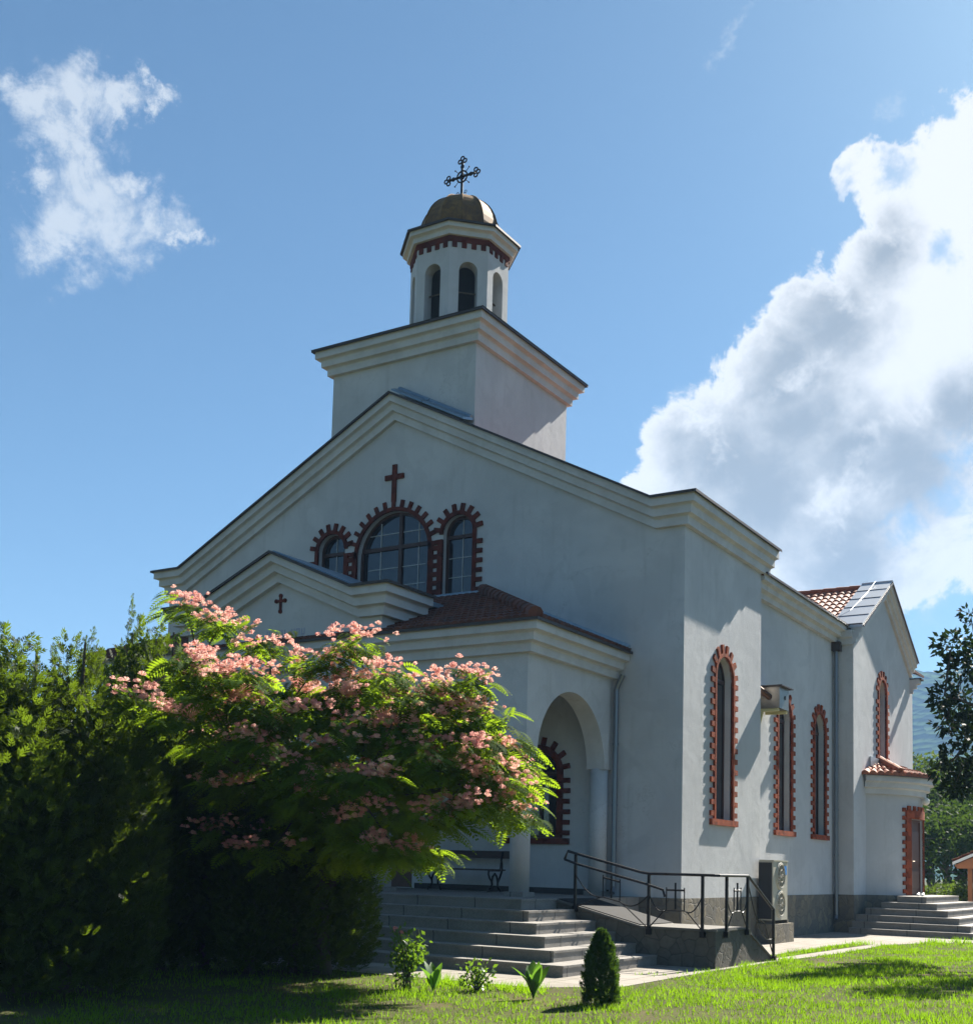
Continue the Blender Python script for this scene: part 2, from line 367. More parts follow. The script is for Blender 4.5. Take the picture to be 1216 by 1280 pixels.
M_pl = plaster_mat(); M_cor = cornice_mat()
M_stone = stone_mat('plinth_stone', [(0.17, 0.15, 0.115), (0.27, 0.225, 0.15), (0.13, 0.125, 0.115)], 3.4, (0.125, 0.12, 0.105))
M_ramp = stone_mat('ramp_concrete', [(0.125, 0.112, 0.092), (0.16, 0.142, 0.115), (0.10, 0.092, 0.078)], 4.0, (0.085, 0.078, 0.066))
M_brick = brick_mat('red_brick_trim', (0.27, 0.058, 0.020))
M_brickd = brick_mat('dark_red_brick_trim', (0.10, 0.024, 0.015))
M_tile = tile_mat('clay_roof_tile', (0.25, 0.075, 0.033), (0.36, 0.125, 0.055), (0.15, 0.055, 0.035))
M_tiled = tile_mat('weathered_clay_tile', (0.115, 0.042, 0.028), (0.17, 0.06, 0.036), (0.055, 0.035, 0.03))
M_flash = simple('dark_flashing', (0.055, 0.045, 0.042), 0.55, 0.3, 0.3, 3)
M_zinc = simple('zinc_sheet', (0.46, 0.48, 0.50), 0.42, 0.7, 0.12, 1.5)
M_blue = simple('blue_grey_sheet', (0.20, 0.27, 0.34), 0.45, 0.4, 0.15, 2)
M_pipe = simple('galvanised_pipe', (0.22, 0.24, 0.27), 0.4, 0.8, 0.12, 3)
M_wood = simple('brown_window_wood', (0.055, 0.024, 0.016), 0.5, 0, 0.3, 8)
M_door = simple('brown_door_wood', (0.11, 0.05, 0.035), 0.45, 0, 0.35, 6)
M_glass, _t, _o = mat('window_glass')
_p = pos(_t)
_nb = _t.noise(_p, 1.3, 2, 0.5).outputs['Fac']
_b = _t.n('ShaderNodeBsdfPrincipled', {'Base Color': rgb(0.015, 0.018, 0.022), 'Roughness': 0.04, 'Specular IOR Level': 0.9})
_t.t.links.new(_t.n('ShaderNodeBump', {'Height': _nb, 'Strength': 0.06, 'Distance': 0.05}).outputs[0], _b.inputs['Normal'])
_t.t.links.new(_b.outputs[0], _o.inputs[0])
M_lead = simple('white_muntin', (0.55, 0.55, 0.52), 0.6, 0, 0.1, 5)
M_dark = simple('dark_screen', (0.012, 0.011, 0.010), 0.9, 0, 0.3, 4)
M_iron = simple('black_iron', (0.018, 0.017, 0.018), 0.45, 0.5, 0.3, 9)
M_gran = granite_mat()
M_deck = simple('ramp_deck', (0.13, 0.12, 0.105), 0.8, 0, 0.2, 6, 0.3, 60)
M_cream = simple('cream_enamel', (0.45, 0.42, 0.345), 0.4, 0, 0.08, 3)
M_grey = simple('dark_grey_fins', (0.035, 0.035, 0.035), 0.7, 0, 0.2, 5)
M_fan = simple('fan_shade', (0.20, 0.185, 0.15), 0.7, 0, 0.2, 5)
M_bluel = simple('blue_sticker', (0.03, 0.22, 0.62), 0.4, 0, 0.05, 5)
M_steel = simple('brushed_steel', (0.25, 0.23, 0.20), 0.35, 0.9, 0.15, 5)
M_brpipe = simple('brown_pipe', (0.14, 0.07, 0.045), 0.4, 0.5, 0.3, 6)
M_yel = simple('yellowed_bracket', (0.55, 0.50, 0.25), 0.6, 0, 0.2, 6)
M_lamp = simple('opal_lamp_glass', (0.75, 0.73, 0.66), 0.25, 0, 0.04, 4)
M_white = simple('white_paint', (0.78, 0.78, 0.76), 0.5, 0, 0.06, 4)
M_owood = simple('orange_timber', (0.42, 0.16, 0.06), 0.6, 0, 0.25, 5)
M_bench = simple('dark_bench_wood', (0.050, 0.030, 0.024), 0.6, 0, 0.3, 7)
M_bark = simple('bark', (0.085, 0.070, 0.055), 0.95, 0, 0.35, 12, 0.8, 30, 0.1)
M_bronze = simple('bell_bronze', (0.14, 0.09, 0.05), 0.45, 0.8, 0.2, 4)
M_pave = paving_mat(); M_soil = soil_mat(); M_hill = hill_mat(); M_dome = dome_mat()
M_letter = simple('blue_lettering', (0.33, 0.35, 0.46), 0.7, 0, 0.1, 6)
L_silk = leaf_mat('silk_tree_leaf', (0.012, 0.034, 0.006), (0.075, 0.150, 0.013), (0.40, 0.60, 0.02), 0.48, 0.75, 0.06)
L_flow = leaf_mat('silk_flower', (0.94, 0.28, 0.33), (0.98, 0.88, 0.62), (1.0, 0.64, 0.54), 0.5, 0.6, 0.1)
L_thuja = leaf_mat('thuja_spray', (0.009, 0.020, 0.005), (0.038, 0.068, 0.010), (0.19, 0.29, 0.014), 0.40, 0.6, 0.2)
L_con = leaf_mat('young_thuja_spray', (0.018, 0.045, 0.010), (0.055, 0.115, 0.018), (0.10, 0.19, 0.015), 0.3, 0.6, 0.2)
L_shrub = leaf_mat('shrub_leaf', (0.022, 0.060, 0.014), (0.070, 0.150, 0.020), (0.26, 0.46, 0.025), 0.4, 0.4, 0.4)
L_canna = leaf_mat('broad_leaf', (0.035, 0.10, 0.020), (0.07, 0.17, 0.025), (0.18, 0.38, 0.03), 0.45, 0.4, 0.4)
L_tree = leaf_mat('tree_leaf', (0.014, 0.030, 0.008), (0.042, 0.075, 0.014), (0.075, 0.13, 0.014), 0.35, 0.7, 0.08)
L_treel = leaf_mat('light_tree_leaf', (0.030, 0.052, 0.010), (0.070, 0.110, 0.018), (0.13, 0.20, 0.018), 0.38, 0.7, 0.08)
L_dark = leaf_mat('dark_tree_leaf', (0.010, 0.020, 0.009), (0.024, 0.044, 0.014), (0.035, 0.065, 0.010), 0.22, 0.65, 0.12)
L_grass = leaf_mat('grass_blade', (0.052, 0.120, 0.008), (0.125, 0.23, 0.012), (0.27, 0.48, 0.012), 0.5, 0.6, 0.15)

# ------------------------------------------------------------------ wall / window / cornice builders
def MF(y, sgn=1):            # facade looking to -Y
    return lambda u, z, d: (u, y-d, z)
def MS(x):                   # side wall looking to +X
    return lambda u, z, d: (x+d, u, z)
def MC(c, R):                # round wall, u = angle from +X towards -Y
    return lambda u, z, d: (c[0]+(R+d)*math.cos(u), c[1]-(R+d)*math.sin(u), z)

def otop(o, u):
    a = abs(u-o['c'])/o['hw']
    return o['zs']+o.get('rise', o['hw'])*math.sqrt(max(0.0, 1-a*a))
def wall_open(mb, M, us, zb, zt, opens, depth, sill=True):
    """wall surface with arched openings and their reveals; us are extra break points"""
    br = set(us)
    for o in opens:
        for i in range(25): br.add(o['c']-o['hw']*math.cos(PI*i/24))
    br = sorted(br)
    for a, b in zip(br[:-1], br[1:]):
        if b-a < 1e-6: continue
        m = (a+b)/2; lo = (zb(a), zb(b))
        for o in sorted([o for o in opens if abs(m-o['c']) < o['hw']], key=lambda o: o['z0']):
            if o['z0'] > lo[0]+1e-4:
                mb.quad(M(a, lo[0], 0), M(b, lo[1], 0), M(b, o['z0'], 0), M(a, o['z0'], 0))
            lo = (otop(o, a), otop(o, b))
        mb.quad(M(a, lo[0], 0), M(b, lo[1], 0), M(b, zt(b), 0), M(a, zt(a), 0))
    for o in opens:
        L, R = o['c']-o['hw'], o['c']+o['hw']
        mb.quad(M(L, o['z0'], 0), M(L, o['zs'], 0), M(L, o['zs'], -depth), M(L, o['z0'], -depth))
        mb.quad(M(R, o['z0'], 0), M(R, o['zs'], 0), M(R, o['zs'], -depth), M(R, o['z0'], -depth))
        if sill: mb.quad(M(L, o['z0'], 0), M(R, o['z0'], 0), M(R, o['z0'], -depth), M(L, o['z0'], -depth))
        if o.get('rise', 1) > 0:
            pts = [o['c']-o['hw']*math.cos(PI*i/24) for i in range(25)]
            for a, b in zip(pts[:-1], pts[1:]):
                mb.quad(M(a, otop(o, a), 0), M(b, otop(o, b), 0), M(b, otop(o, b), -depth), M(a, otop(o, a), -depth))
        else:
            mb.quad(M(L, o['zs'], 0), M(R, o['zs'], 0), M(R, o['zs'], -depth), M(L, o['zs'], -depth))
def pane(mb, M, o, d, grow=0.02):
    n = 24; L = []
    for i in range(n+1):
        u = o['c']-(o['hw']+grow)*math.cos(PI*i/n)
        L.append((u, o['zs']+(o['hw']+grow)*math.sin(PI*i/n)))
    for (a, za), (b, zb_) in zip(L[:-1], L[1:]):
        mb.quad(M(a, o['z0']-grow, d), M(b, o['z0']-grow, d), M(b, zb_, d), M(a, za, d))
def arch_ring(mb, M, c, zs, r0, r1, d0, d1, n=24, a0=0.0, a1=PI):
    for i in range(n):
        t0, t1 = a0+(a1-a0)*i/n, a0+(a1-a0)*(i+1)/n
        P = lambda r, t, d: M(c-r*math.cos(t), zs+r*math.sin(t), d)
        mb.hexa([P(r0, t0, d1), P(r1, t0, d1), P(r1, t0, d0), P(r0, t0, d0), P(r0, t1, d1), P(r1, t1, d1), P(r1, t1, d0), P(r0, t1, d0)])
def rtooth(mb, M, c, zs, t, w, r0, r1, d0, d1):
    er = (-math.cos(t), math.sin(t)); et = (math.sin(t), math.cos(t))
    def P(r, s, d): return M(c+er[0]*r+et[0]*s, zs+er[1]*r+et[1]*s, d)
    h = w/2
    mb.hexa([P(r0, -h, d1), P(r1, -h, d1), P(r1, -h, d0), P(r0, -h, d0), P(r0, h, d1), P(r1, h, d1), P(r1, h, d0), P(r0, h, d0)])
def surround(mb, M, o, band=0.12, tooth=0.15, pitch=0.235, th=0.06, nrad=9, left=True, right=True, sill=True, a0=0.0, a1=PI):
    c, hw, z0, zs = o['c'], o['hw'], o['z0'], o['zs']
    for sgn, on in ((-1, left), (1, right)):
        if not on: continue
        a, b = c+sgn*hw, c+sgn*(hw+band); a, b = min(a, b), max(a, b)
        mb.mbox(M, a, b, z0, zs, -0.03, th)
        z = z0+0.06; k = 0
        while z+pitch*0.5 < zs:
            x = c+sgn*(hw+band); y = c+sgn*(hw+band+tooth*random.uniform(0.95, 1.05))
            mb.mbox(M, min(x, y), max(x, y), z, z+pitch*0.46, -0.03, th-0.004)
            z += pitch
    arch_ring(mb, M, c, zs, hw, hw+band, -0.03, th, 24, a0, a1)
    for i in range(nrad):
        t = PI*(i+0.5)/nrad
        if a0 <= t <= a1: rtooth(mb, M, c, zs, t, pitch*0.48, hw+band, hw+band+tooth, -0.03, th-0.004)
    if sill:
        mb.mbox(M, c-hw-band-tooth, c+hw+band+tooth, z0-0.13, z0-0.004, -0.03, th+0.02)
def frame_ring(mb, M, o, d, w=0.06, t=0.05):
    c, hw, z0, zs = o['c'], o['hw'], o['z0'], o['zs']
    mb.mbox(M, c-hw, c-hw+w, z0, zs, d, d+t); mb.mbox(M, c+hw-w, c+hw, z0, zs, d, d+t)
    mb.mbox(M, c-hw+w, c+hw-w, z0, z0+w, d, d+t)
    arch_ring(mb, M, c, zs, hw-w, hw, d, d+t)

def sweep(mb, path, outs, prof, closed=False):
    """cornice: profile points (out, up) carried along a path with mitred outward directions"""
    n, k = len(path), len(prof); vs = []
    for p, o in zip(path, outs):
        for (a, h) in prof: vs.append((p[0]+o[0]*a, p[1]+o[1]*a, p[2]+h))
    fs = []
    for i in range(n if closed else n-1):
        q = (i+1) % n
        for j in range(k):
            fs.append((i*k+j, i*k+(j+1) % k, q*k+(j+1) % k, q*k+j))
    if not closed: fs += [tuple(range(k)), tuple((n-1)*k+j for j in range(k-1, -1, -1))]
    mb.add(vs, fs)
def cornice(parent, path, outs, H, O, closed=False, steps=3, name='cornice', flash=True):
    prof = [(-0.05, 0.0)]; 
    for s in range(steps):
        o = O*(s+1)/steps; h0, h1 = H*s/steps, H*(s+1)/steps
        prof.append((o, h0+(0.012 if s else 0))); prof.append((o, h1-0.03)); 
        if s < steps-1: prof.append((o+0.02, h1+0.012-0.02))
    prof += [(O, H), (-0.05, H)]
    m = MB(); sweep(m, path, outs, prof, closed); c = m.build(name, M_cor, parent)
    if flash:
        m = MB(); sweep(m, path, outs, [(-0.04, H+0.004), (O+0.055, H+0.004), (O+0.06, H-0.02), (O+0.07, H-0.02), (O+0.07, H+0.035), (-0.04, H+0.05)], closed)
        m.build('flashing', M_flash, c)
    return c
def tile_field(mb, O, U, V, ulen, vlen, inside=None, pitch=0.21, course=0.34, amp=0.055):
    O, U, V = [np.array(q, float) for q in (O, U, V)]; U /= np.linalg.norm(U); V /= np.linalg.norm(V)
    N = np.cross(U, V); N /= np.linalg.norm(N)
    if N[2] < 0: N = -N
    ns = 6; nu = int(math.ceil(ulen/pitch))*ns; nv = int(math.ceil(vlen/course))
    du = pitch/ns
    def h(i): return amp*abs(math.sin(PI*((i % ns)/ns)))**0.7
    for j in range(nv):
        v0, v1 = j*course, min((j+1)*course+0.02, vlen)
        for i in range(nu):
            u0, u1 = i*du, (i+1)*du
            if u0 >= ulen-1e-6: break
            if inside and not inside((u0+u1)/2, (v0+v1)/2): continue
            h0, h1 = h(i), h(i+1)
            a = O+U*u0+V*v0; b = O+U*u1+V*v0; c = O+U*u1+V*v1; d = O+U*u0+V*v1
            mb.quad(a+N*(h0+0.045), b+N*(h1+0.045), c+N*(h1+0.012), d+N*(h0+0.012))
            mb.quad(a+N*0.0, b+N*0.0, b+N*(h1+0.045), a+N*(h0+0.045))
def ridge_tiles(mb, A, B, r=0.11, L=0.38):
    A, B = np.array(A, float), np.array(B, float); D = B-A; n = max(1, int(np.linalg.norm(D)/L))
    for i in range(n):
        p, q = A+D*(i/n), A+D*((i+1.12)/n)
        mb.tube([p, q], [r*1.1, r*0.9], 10)

# ------------------------------------------------------------------ the church
church = thing('church', 'white plastered church with stepped cream cornices, square tower and octagonal belfry', 'church')
CX = -7.35; W = 14.7; FD = 4.55
GZ = {'e': 8.55, 'k': 8.55, 'r': 12.03}
KX = 0.62
def gable(u):
    a = abs(u-CX); e = W/2-KX
    return GZ['e'] if a >= e else GZ['e']+(GZ['r']-GZ['e'])*(1-a/e)
# front block: facade and sides
UW = [dict(c=CX, hw=1.04, z0=7.62, zs=8.80), dict(c=CX-1.84, hw=0.41, z0=7.62, zs=9.10), dict(c=CX+1.84, hw=0.41, z0=7.62, zs=9.10)]
LW = [dict(c=-3.29, hw=0.48, z0=2.20, zs=3.57), dict(c=-11.41, hw=0.48, z0=2.20, zs=3.57)]
DW = dict(c=CX, hw=0.85, z0=1.05, zs=3.3)
m = MB(); F0 = MF(0.0)
wall_open(m, F0, [-W, -W+KX, CX, -KX, 0], lambda u: 1.0, lambda u: gable(u)+0.4, UW+LW+[DW], 0.19)
W1 = dict(c=2.2, hw=0.50, z0=2.69, zs=5.70)
wall_open(m, MS(0.0), [0, FD], lambda u: 1.0, lambda u: 8.8, [W1], 0.20)
m.quad((-W, 0, 1), (-W, FD, 1), (-W, FD, 8.8), (-W, 0, 8.8))
m.quad((0, FD, 1), (-0.35, FD, 1), (-0.35, FD, 9.0), (0, FD, 9.0))
m.prism([(-W+0.01, 8.3), (-W+0.01, 8.8), (CX, 12.4), (-0.01, 8.8), (-0.01, 8.3)], 'y', FD-0.1, FD-0.003)
m.build('front_wall', M_pl, church)
# nave
NX, NY1 = -0.30, 11.47
W2 = dict(c=7.15, hw=0.52, z0=2.64, zs=5.42); W3 = dict(c=10.1, hw=0.50, z0=2.64, zs=5.42)
m = MB(); wall_open(m, MS(NX), [FD, NY1], lambda u: 1.0, lambda u: 8.3, [W2, W3], 0.20)
m.build('nave_wall', M_pl, church); m = MB()
m.quad((-14.4, FD, 1), (-14.4, 21, 1), (-14.4, 21, 8.3), (-14.4, FD, 8.3))
m.quad((-14.4, 21, 1), (NX, 21, 1), (NX, 21, 8.3), (-14.4, 21, 8.3))
m.quad((NX, 18.1, 1), (NX, 21, 1), (NX, 21, 8.3), (NX, 18.1, 8.3))
m.build('nave_wall', M_pl, church)
m = MB(); m.prism([(-14.4, 8.2), (CX, 12.0), (NX, 8.2)], 'y', 20.9, 20.99); m.build('nave_gable', M_pl, church)
# transept
TX, TY0, TY1 = 0.25, 11.47, 18.18; TC = (TY0+TY1)/2; TR = 10.0; TE = 8.06
W4 = dict(c=14.62, hw=0.46, z0=4.75, zs=7.02)
def tg(u): return TE+(TR-TE)*(1-abs(u-TC)/(TC-TY0))
m = MB(); wall_open(m, MS(TX), [TY0, TC, TY1], lambda u: 1.0, lambda u: tg(u)+0.25, [W4], 0.20)
m.quad((TX, TY0, 1), (NX-0.2, TY0, 1), (NX-0.2, TY0, 8.4), (TX, TY0, 8.4))
m.quad((TX, TY1, 1), (NX-0.2, TY1, 1), (NX-0.2, TY1, 8.4), (TX, TY1, 8.4))
m.build('transept_wall', M_pl, church)
# left transept on the far side of the nave
m = MB(); m.box(-14.95, -14.3, TY0, TY1, 0, 8.1); m.prism([(TY0, 8.1), (TC, 10.2), (TY1, 8.1)], 'x', -14.95, -14.3)
m.build('transept_wall', M_pl, church)
# plinth
m = MB()
m.box(-W-0.02, 0.02, -0.02, FD-0.02, 0, 1.04); m.box(-14.42, NX+0.02, FD-0.02, 21, 0, 1.04)
m.box(NX+0.02, TX+0.02, TY0-0.02, TY1+0.02, 0, 1.04)
m.build('plinth', M_stone, church)
# cornices
def gpath(z):
    L = [(-W, FD+0.35, z), (-W, 0, z), (-W+KX, 0, z), (CX, 0, z+GZ['r']-GZ['e']), (-KX, 0, z), (0, 0, z), (0, FD+0.35, z)]
    O = [(-1, 0), (-1, -1), (0, -1), (0, -1), (0, -1), (1, -1), (1, 0)]
    return L, O
cornice(church, *gpath(8.55), 0.58, 0.31)
cornice(church, [(NX, FD+0.02, 8.10), (NX, NY1-0.01, 8.10)], [(1, 0), (1, 0)], 0.46, 0.38)
cornice(church, [(-14.4, FD+0.02, 8.10), (-14.4, NY1-0.01, 8.10)], [(-1, 0), (-1, 0)], 0.46, 0.38)
# transept gable cornice (raked), with short returns
cornice(church, [(TX, TY0-0.03, TE), (TX, TC, TR), (TX, TY1+0.03, TE)], [(1, 0)]*3, 0.46, 0.24, name='gable_cornice')
cornice(church, [(NX+0.1, TY0, TE-0.03), (TX, TY0, TE-0.03)], [(0, -1), (0, -1)], 0.40, 0.14, steps=2, name='gable_cornice', flash=False)
cornice(church, [(TX, TY1, TE-0.52), (TX, TY1+0.001, TE-0.52), (TX-1.2, TY1, TE-0.52)], [(1, 0), (1, 1), (0, 1)], 0.46, 0.30, name='gable_cornice')
# roofs
m = MB(); rz = 9.16
sl = (GZ['r']-GZ['e'])/(W/2-KX)
pr = [(-W-0.3, rz), (-W+KX, rz), (CX, rz+GZ['r']-GZ['e']), (-KX, rz), (0.3, rz), (0.3, rz-0.1), (-KX, rz-0.1), (CX, rz+GZ['r']-GZ['e']-0.1), (-W+KX, rz-0.1), (-W-0.3, rz-0.1)]
for a, b in ((0, 1), (1, 2), (2, 3), (3, 4)):
    p, q = pr[a], pr[b]
    m.hexa([(p[0], -0.02, p[1]-0.12), (q[0], -0.02, q[1]-0.12), (q[0], FD+0.3, q[1]-0.12), (p[0], FD+0.3, p[1]-0.12),
            (p[0], -0.02, p[1]), (q[0], -0.02, q[1]), (q[0], FD+0.3, q[1]), (p[0], FD+0.3, p[1])])
m.build('roof_deck', M_tiled, church)
m = MB()     # tiles of the right slope of the front block
A = np.array([-KX, 0.0, rz+0.005]); Vv = np.array([CX+KX, 0, GZ['r']-GZ['e']])
tile_field(m, (-KX, 0.06, rz-0.10), (0, 1, 0), Vv, FD+0.3, np.linalg.norm(Vv)-0.02)
m.build('roof', M_tile, church)
m = MB()     # blue sheet flashing on the ridge in front of the tower
th = (CX+0.05, CX+2.05)
zz = lambda x: rz+0.09+(GZ['r']-GZ['e'])-(x-CX)*sl
for x0, x1 in ((CX+0.02, CX+0.9), (CX+0.93, CX+2.08)):
    m.hexa([(x0, -0.30, zz(x0)-0.04), (x1, -0.30, zz(x1)-0.04), (x1, 0.11, zz(x1)+0.06), (x0, 0.11, zz(x0)+0.06),
            (x0, -0.30, zz(x0)), (x1, -0.30, zz(x1)), (x1, 0.11, zz(x1)+0.14), (x0, 0.11, zz(x0)+0.14)])
    m.tube([(x0, 0.02, zz(x0)+0.10), (x1, 0.02, zz(x1)+0.10)], 0.06, 8)
m.build('ridge_flashing', M_blue, church)
m = MB()     # nave roof
for sgn in (-1, 1):
    e = NX+0.36 if sgn > 0 else -14.4-0.36
    m.hexa([(e, FD, 8.50), (CX, FD, 12.1), (CX, 21.2, 12.1), (e, 21.2, 8.50), (e, FD, 8.58), (CX, FD, 12.18), (CX, 21.2, 12.18), (e, 21.2, 8.58)])
m.build('nave_roof', M_tiled, church)
# transept roof: near slope with real tiles, far slope plain
m = MB(); V = np.array([0, TC-(TY0+0.02), 10.36-8.46]); vl = np.linalg.norm(V)
tile_field(m, (-6.9, TY0+0.02, 8.46), (1, 0, 0), V, 6.55, vl, lambda u, v: (8.58+(NX+0.36-(-6.9+u))*0.4851) < 8.46+v*V[2]/vl+0.06)
ridge_tiles(m, (-3.2, TC, 10.40), (-0.35, TC, 10.40))
m.quad((-6.9, TY1, 8.46), (-0.3, TY1, 8.46), (-0.3, TC, 10.36), (-6.9, TC, 10.36))
m.build('transept_roof', M_tile, church)
m = MB()     # metal sheets on top of the transept gable
n = 5; seams = []
for s in (-1, 1):
    for i in range(n):
        f0, f1 = i/n, (i+1)/n
        y0, y1 = [TC+s*(TC-TY0+0.06)*(1-f) for f in (f0, f1)]
        z0, z1 = [TE+0.52+(TR-TE)*f-0.02 for f in (f0, f1)]
        x0, x1 = -0.38, TX+0.27
        m.hexa([(x0, y0, z0-0.5 if x0 < -9 else z0-0.06), (x1, y0, z0-0.06), (x1, y1, z1-0.06), (x0, y1, z1-0.06), (x0, y0, z0+0.05), (x1, y0, z0+0.05), (x1, y1, z1+0.048), (x0, y1, z1+0.048)])
        seams.append(MB()); seams[-1].box(x0-0.002, x1+0.002, y0-0.010, y0+0.010, z0+0.03, z0+0.060)
m.box(-0.38, TX+0.3, TC-0.07, TC+0.07, TR+0.50, TR+0.55)
gc = m.build('gable_coping', M_zinc, church); [q.build('sheet_seam', M_flash, gc) for q in seams]
m = MB()     # parapet masonry under the sheets
m.hexa([(-0.36, TY0+0.02, 8.0), (TX-0.02, TY0+0.02, 8.0), (TX-0.02, TC, 8.0), (-0.36, TC, 8.0), (-0.36, TY0+0.02, TE+0.42), (TX-0.02, TY0+0.02, TE+0.42), (TX-0.02, TC, TR+0.42), (-0.36, TC, TR+0.42)])
m.hexa([(-0.36, TC, 8.0), (TX-0.02, TC, 8.0), (TX-0.02, TY1-0.02, 8.0), (-0.36, TY1-0.02, 8.0), (-0.36, TC, TR+0.42), (TX-0.02, TC, TR+0.42), (TX-0.02, TY1-0.02, TE+0.42), (-0.36, TY1-0.02, TE+0.42)])
m.build('gable_parapet', M_pl, church)
m = MB()     # lightning strip lying on the sheets
m.tube([(0.05, TC-0.1, TR+0.56), (0.0, TC-0.8, TR+0.10), (-0.05, TC-1.6, TR-0.35), (-0.12, TC-2.3, TR-0.76), (-0.42, TC-2.9, TR-1.10), (-0.9, TC-3.1, TR-1.35)], 0.012, 6)
m.build('lightning_strip', M_zinc, church)

# windows: frame (mesh) > glass, muntins, brick_surround
def window(M, o, depth, brick, kind, **sk):
    fm = MB(); frame_ring(fm, M, o, -depth, 0.035 if kind == 'slim' else 0.065, 0.025 if kind == 'slim' else 0.05)
    c, hw, z0, zs = o['c'], o['hw'], o['z0'], o['zs']
    mz = MB(); d = -depth
    if kind == 'big':
        fm.mbox(M, c-0.045+0.12, c+0.045+0.12, z0+0.065, zs+hw-0.07, d, d+0.055)
        fm.mbox(M, c-hw+0.065, c+hw-0.065, zs+0.16, zs+0.25, d, d+0.052)
        for k in (-0.5, 0.56):
            mz.mbox(M, c+k*hw+0.04, c+k*hw+0.055, z0+0.07, zs+hw*0.8, d+0.004, d+0.02)
        for z in (zs-0.72, zs-0.28, zs+0.55):
            mz.mbox(M, c-hw*0.8, c+hw*0.8, z, z+0.013, d+0.004, d+0.018)
    elif kind == 'small':
        fm.mbox(M, c-hw+0.065, c+hw-0.065, zs-0.10, zs-0.02, d, d+0.052)
        mz.mbox(M, c+0.02, c+0.033, z0+0.07, zs+hw*0.8, d+0.004, d+0.02)
        for z in (zs-1.0, zs-0.55): mz.mbox(M, c-hw*0.85, c+hw*0.85, z, z+0.012, d+0.004, d+0.018)
    else:
        fm.mbox(M, c-hw+0.065, c+hw-0.065, zs-0.04, zs+0.04, d, d+0.052)
        if kind == 'low': fm.mbox(M, c-0.03, c+0.03, z0+0.065, zs+hw-0.07, d, d+0.054)
    f = fm.build('window', M_wood, church)
    g = MB(); pane(g, M, o, d+0.003); g.build('glass', M_glass, f)
    if mz.v: mz.build('muntin', M_lead, f)
    if brick is not None:
        sb = MB(); surround(sb, M, o, **sk); sb.build('brick_surround', brick, f)
    return f
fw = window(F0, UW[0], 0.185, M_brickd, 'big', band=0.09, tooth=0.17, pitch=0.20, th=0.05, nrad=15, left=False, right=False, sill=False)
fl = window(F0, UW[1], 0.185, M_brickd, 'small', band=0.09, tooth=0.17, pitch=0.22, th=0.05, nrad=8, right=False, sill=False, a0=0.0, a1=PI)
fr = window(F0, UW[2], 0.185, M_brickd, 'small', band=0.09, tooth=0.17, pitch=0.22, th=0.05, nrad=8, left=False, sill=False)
for sgn in (-1, 1):       # brick piers between the three lights, with white squares left open
    m = MB(); a, b = CX+sgn*1.04, CX+sgn*1.43; a, b = min(a, b), max(a, b)
    m.mbox(F0, a, a+0.13, 7.62, 8.98, -0.03, 0.05); m.mbox(F0, b-0.13, b, 7.62, 8.98, -0.03, 0.05)
    z = 7.72
    while z < 8.95:
        m.mbox(F0, a+0.13, b-0.13, z, min(z+0.11, 8.98), -0.03, 0.046); z += 0.205
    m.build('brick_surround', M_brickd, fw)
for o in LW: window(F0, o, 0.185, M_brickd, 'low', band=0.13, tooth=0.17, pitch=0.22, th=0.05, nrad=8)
window(MS(0.0), W1, 0.195, M_brick, 'slim', band=0.075, tooth=0.19, pitch=0.235, th=0.05, nrad=8)
window(MS(NX), W2, 0.195, M_brick, 'slim', band=0.075, tooth=0.19, pitch=0.235, th=0.05, nrad=8)
window(MS(NX), W3, 0.195, M_brick, 'slim', band=0.075, tooth=0.19, pitch=0.235, th=0.05, nrad=8)
window(MS(TX), W4, 0.195, M_brick, 'slim', band=0.075, tooth=0.19, pitch=0.235, th=0.05, nrad=8)
# main door behind the portal
m = MB(); d = -0.18
frame_ring(m, F0, DW, d, 0.08, 0.06); m.mbox(F0, CX-0.77, CX-0.005, 1.13, 3.3, d, d+0.04); m.mbox(F0, CX+0.005, CX+0.77, 1.13, 3.3, d, d+0.04)
dr = m.build('door', M_door, church); g = MB(); pane(g, F0, dict(c=CX, hw=0.77, z0=3.3, zs=3.3), d+0.01); g.build('fanlight', M_glass, dr)
# brick cross on the gable
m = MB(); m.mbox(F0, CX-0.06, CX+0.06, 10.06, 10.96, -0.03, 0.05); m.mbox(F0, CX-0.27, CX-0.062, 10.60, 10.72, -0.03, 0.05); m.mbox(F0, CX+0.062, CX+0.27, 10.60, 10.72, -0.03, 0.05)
m.build('gable_cross', M_brickd, church)

# tower
TX0, TX1, TY_0, TY_1 = -9.45, -5.25, 0.13, 4.50
m = MB(); m.box(TX0, TX1, TY_0, TY_1, 10.25, 13.75); tw = m.build('tower_wall', M_pl, church)
pth = [(TX0, TY_0, 13.57), (TX1, TY_0, 13.57), (TX1, TY_1, 13.57), (TX0, TY_1, 13.57)]
ou = [(-1, -1), (1, -1), (1, 1), (-1, 1)]
cornice(church, pth, ou, 0.58, 0.34, True)
m = MB(); c0 = (-7.25, 2.3)
m.add([(TX0-0.42, TY_0-0.42, 14.19), (TX1+0.42, TY_0-0.42, 14.19), (TX1+0.42, TY_1+0.42, 14.19), (TX0-0.42, TY_1+0.42, 14.19), (c0[0], c0[1], 14.30)], [(0, 1, 4), (1, 2, 4), (2, 3, 4), (3, 0, 4)])
m.build('tower_roof', M_flash, church)
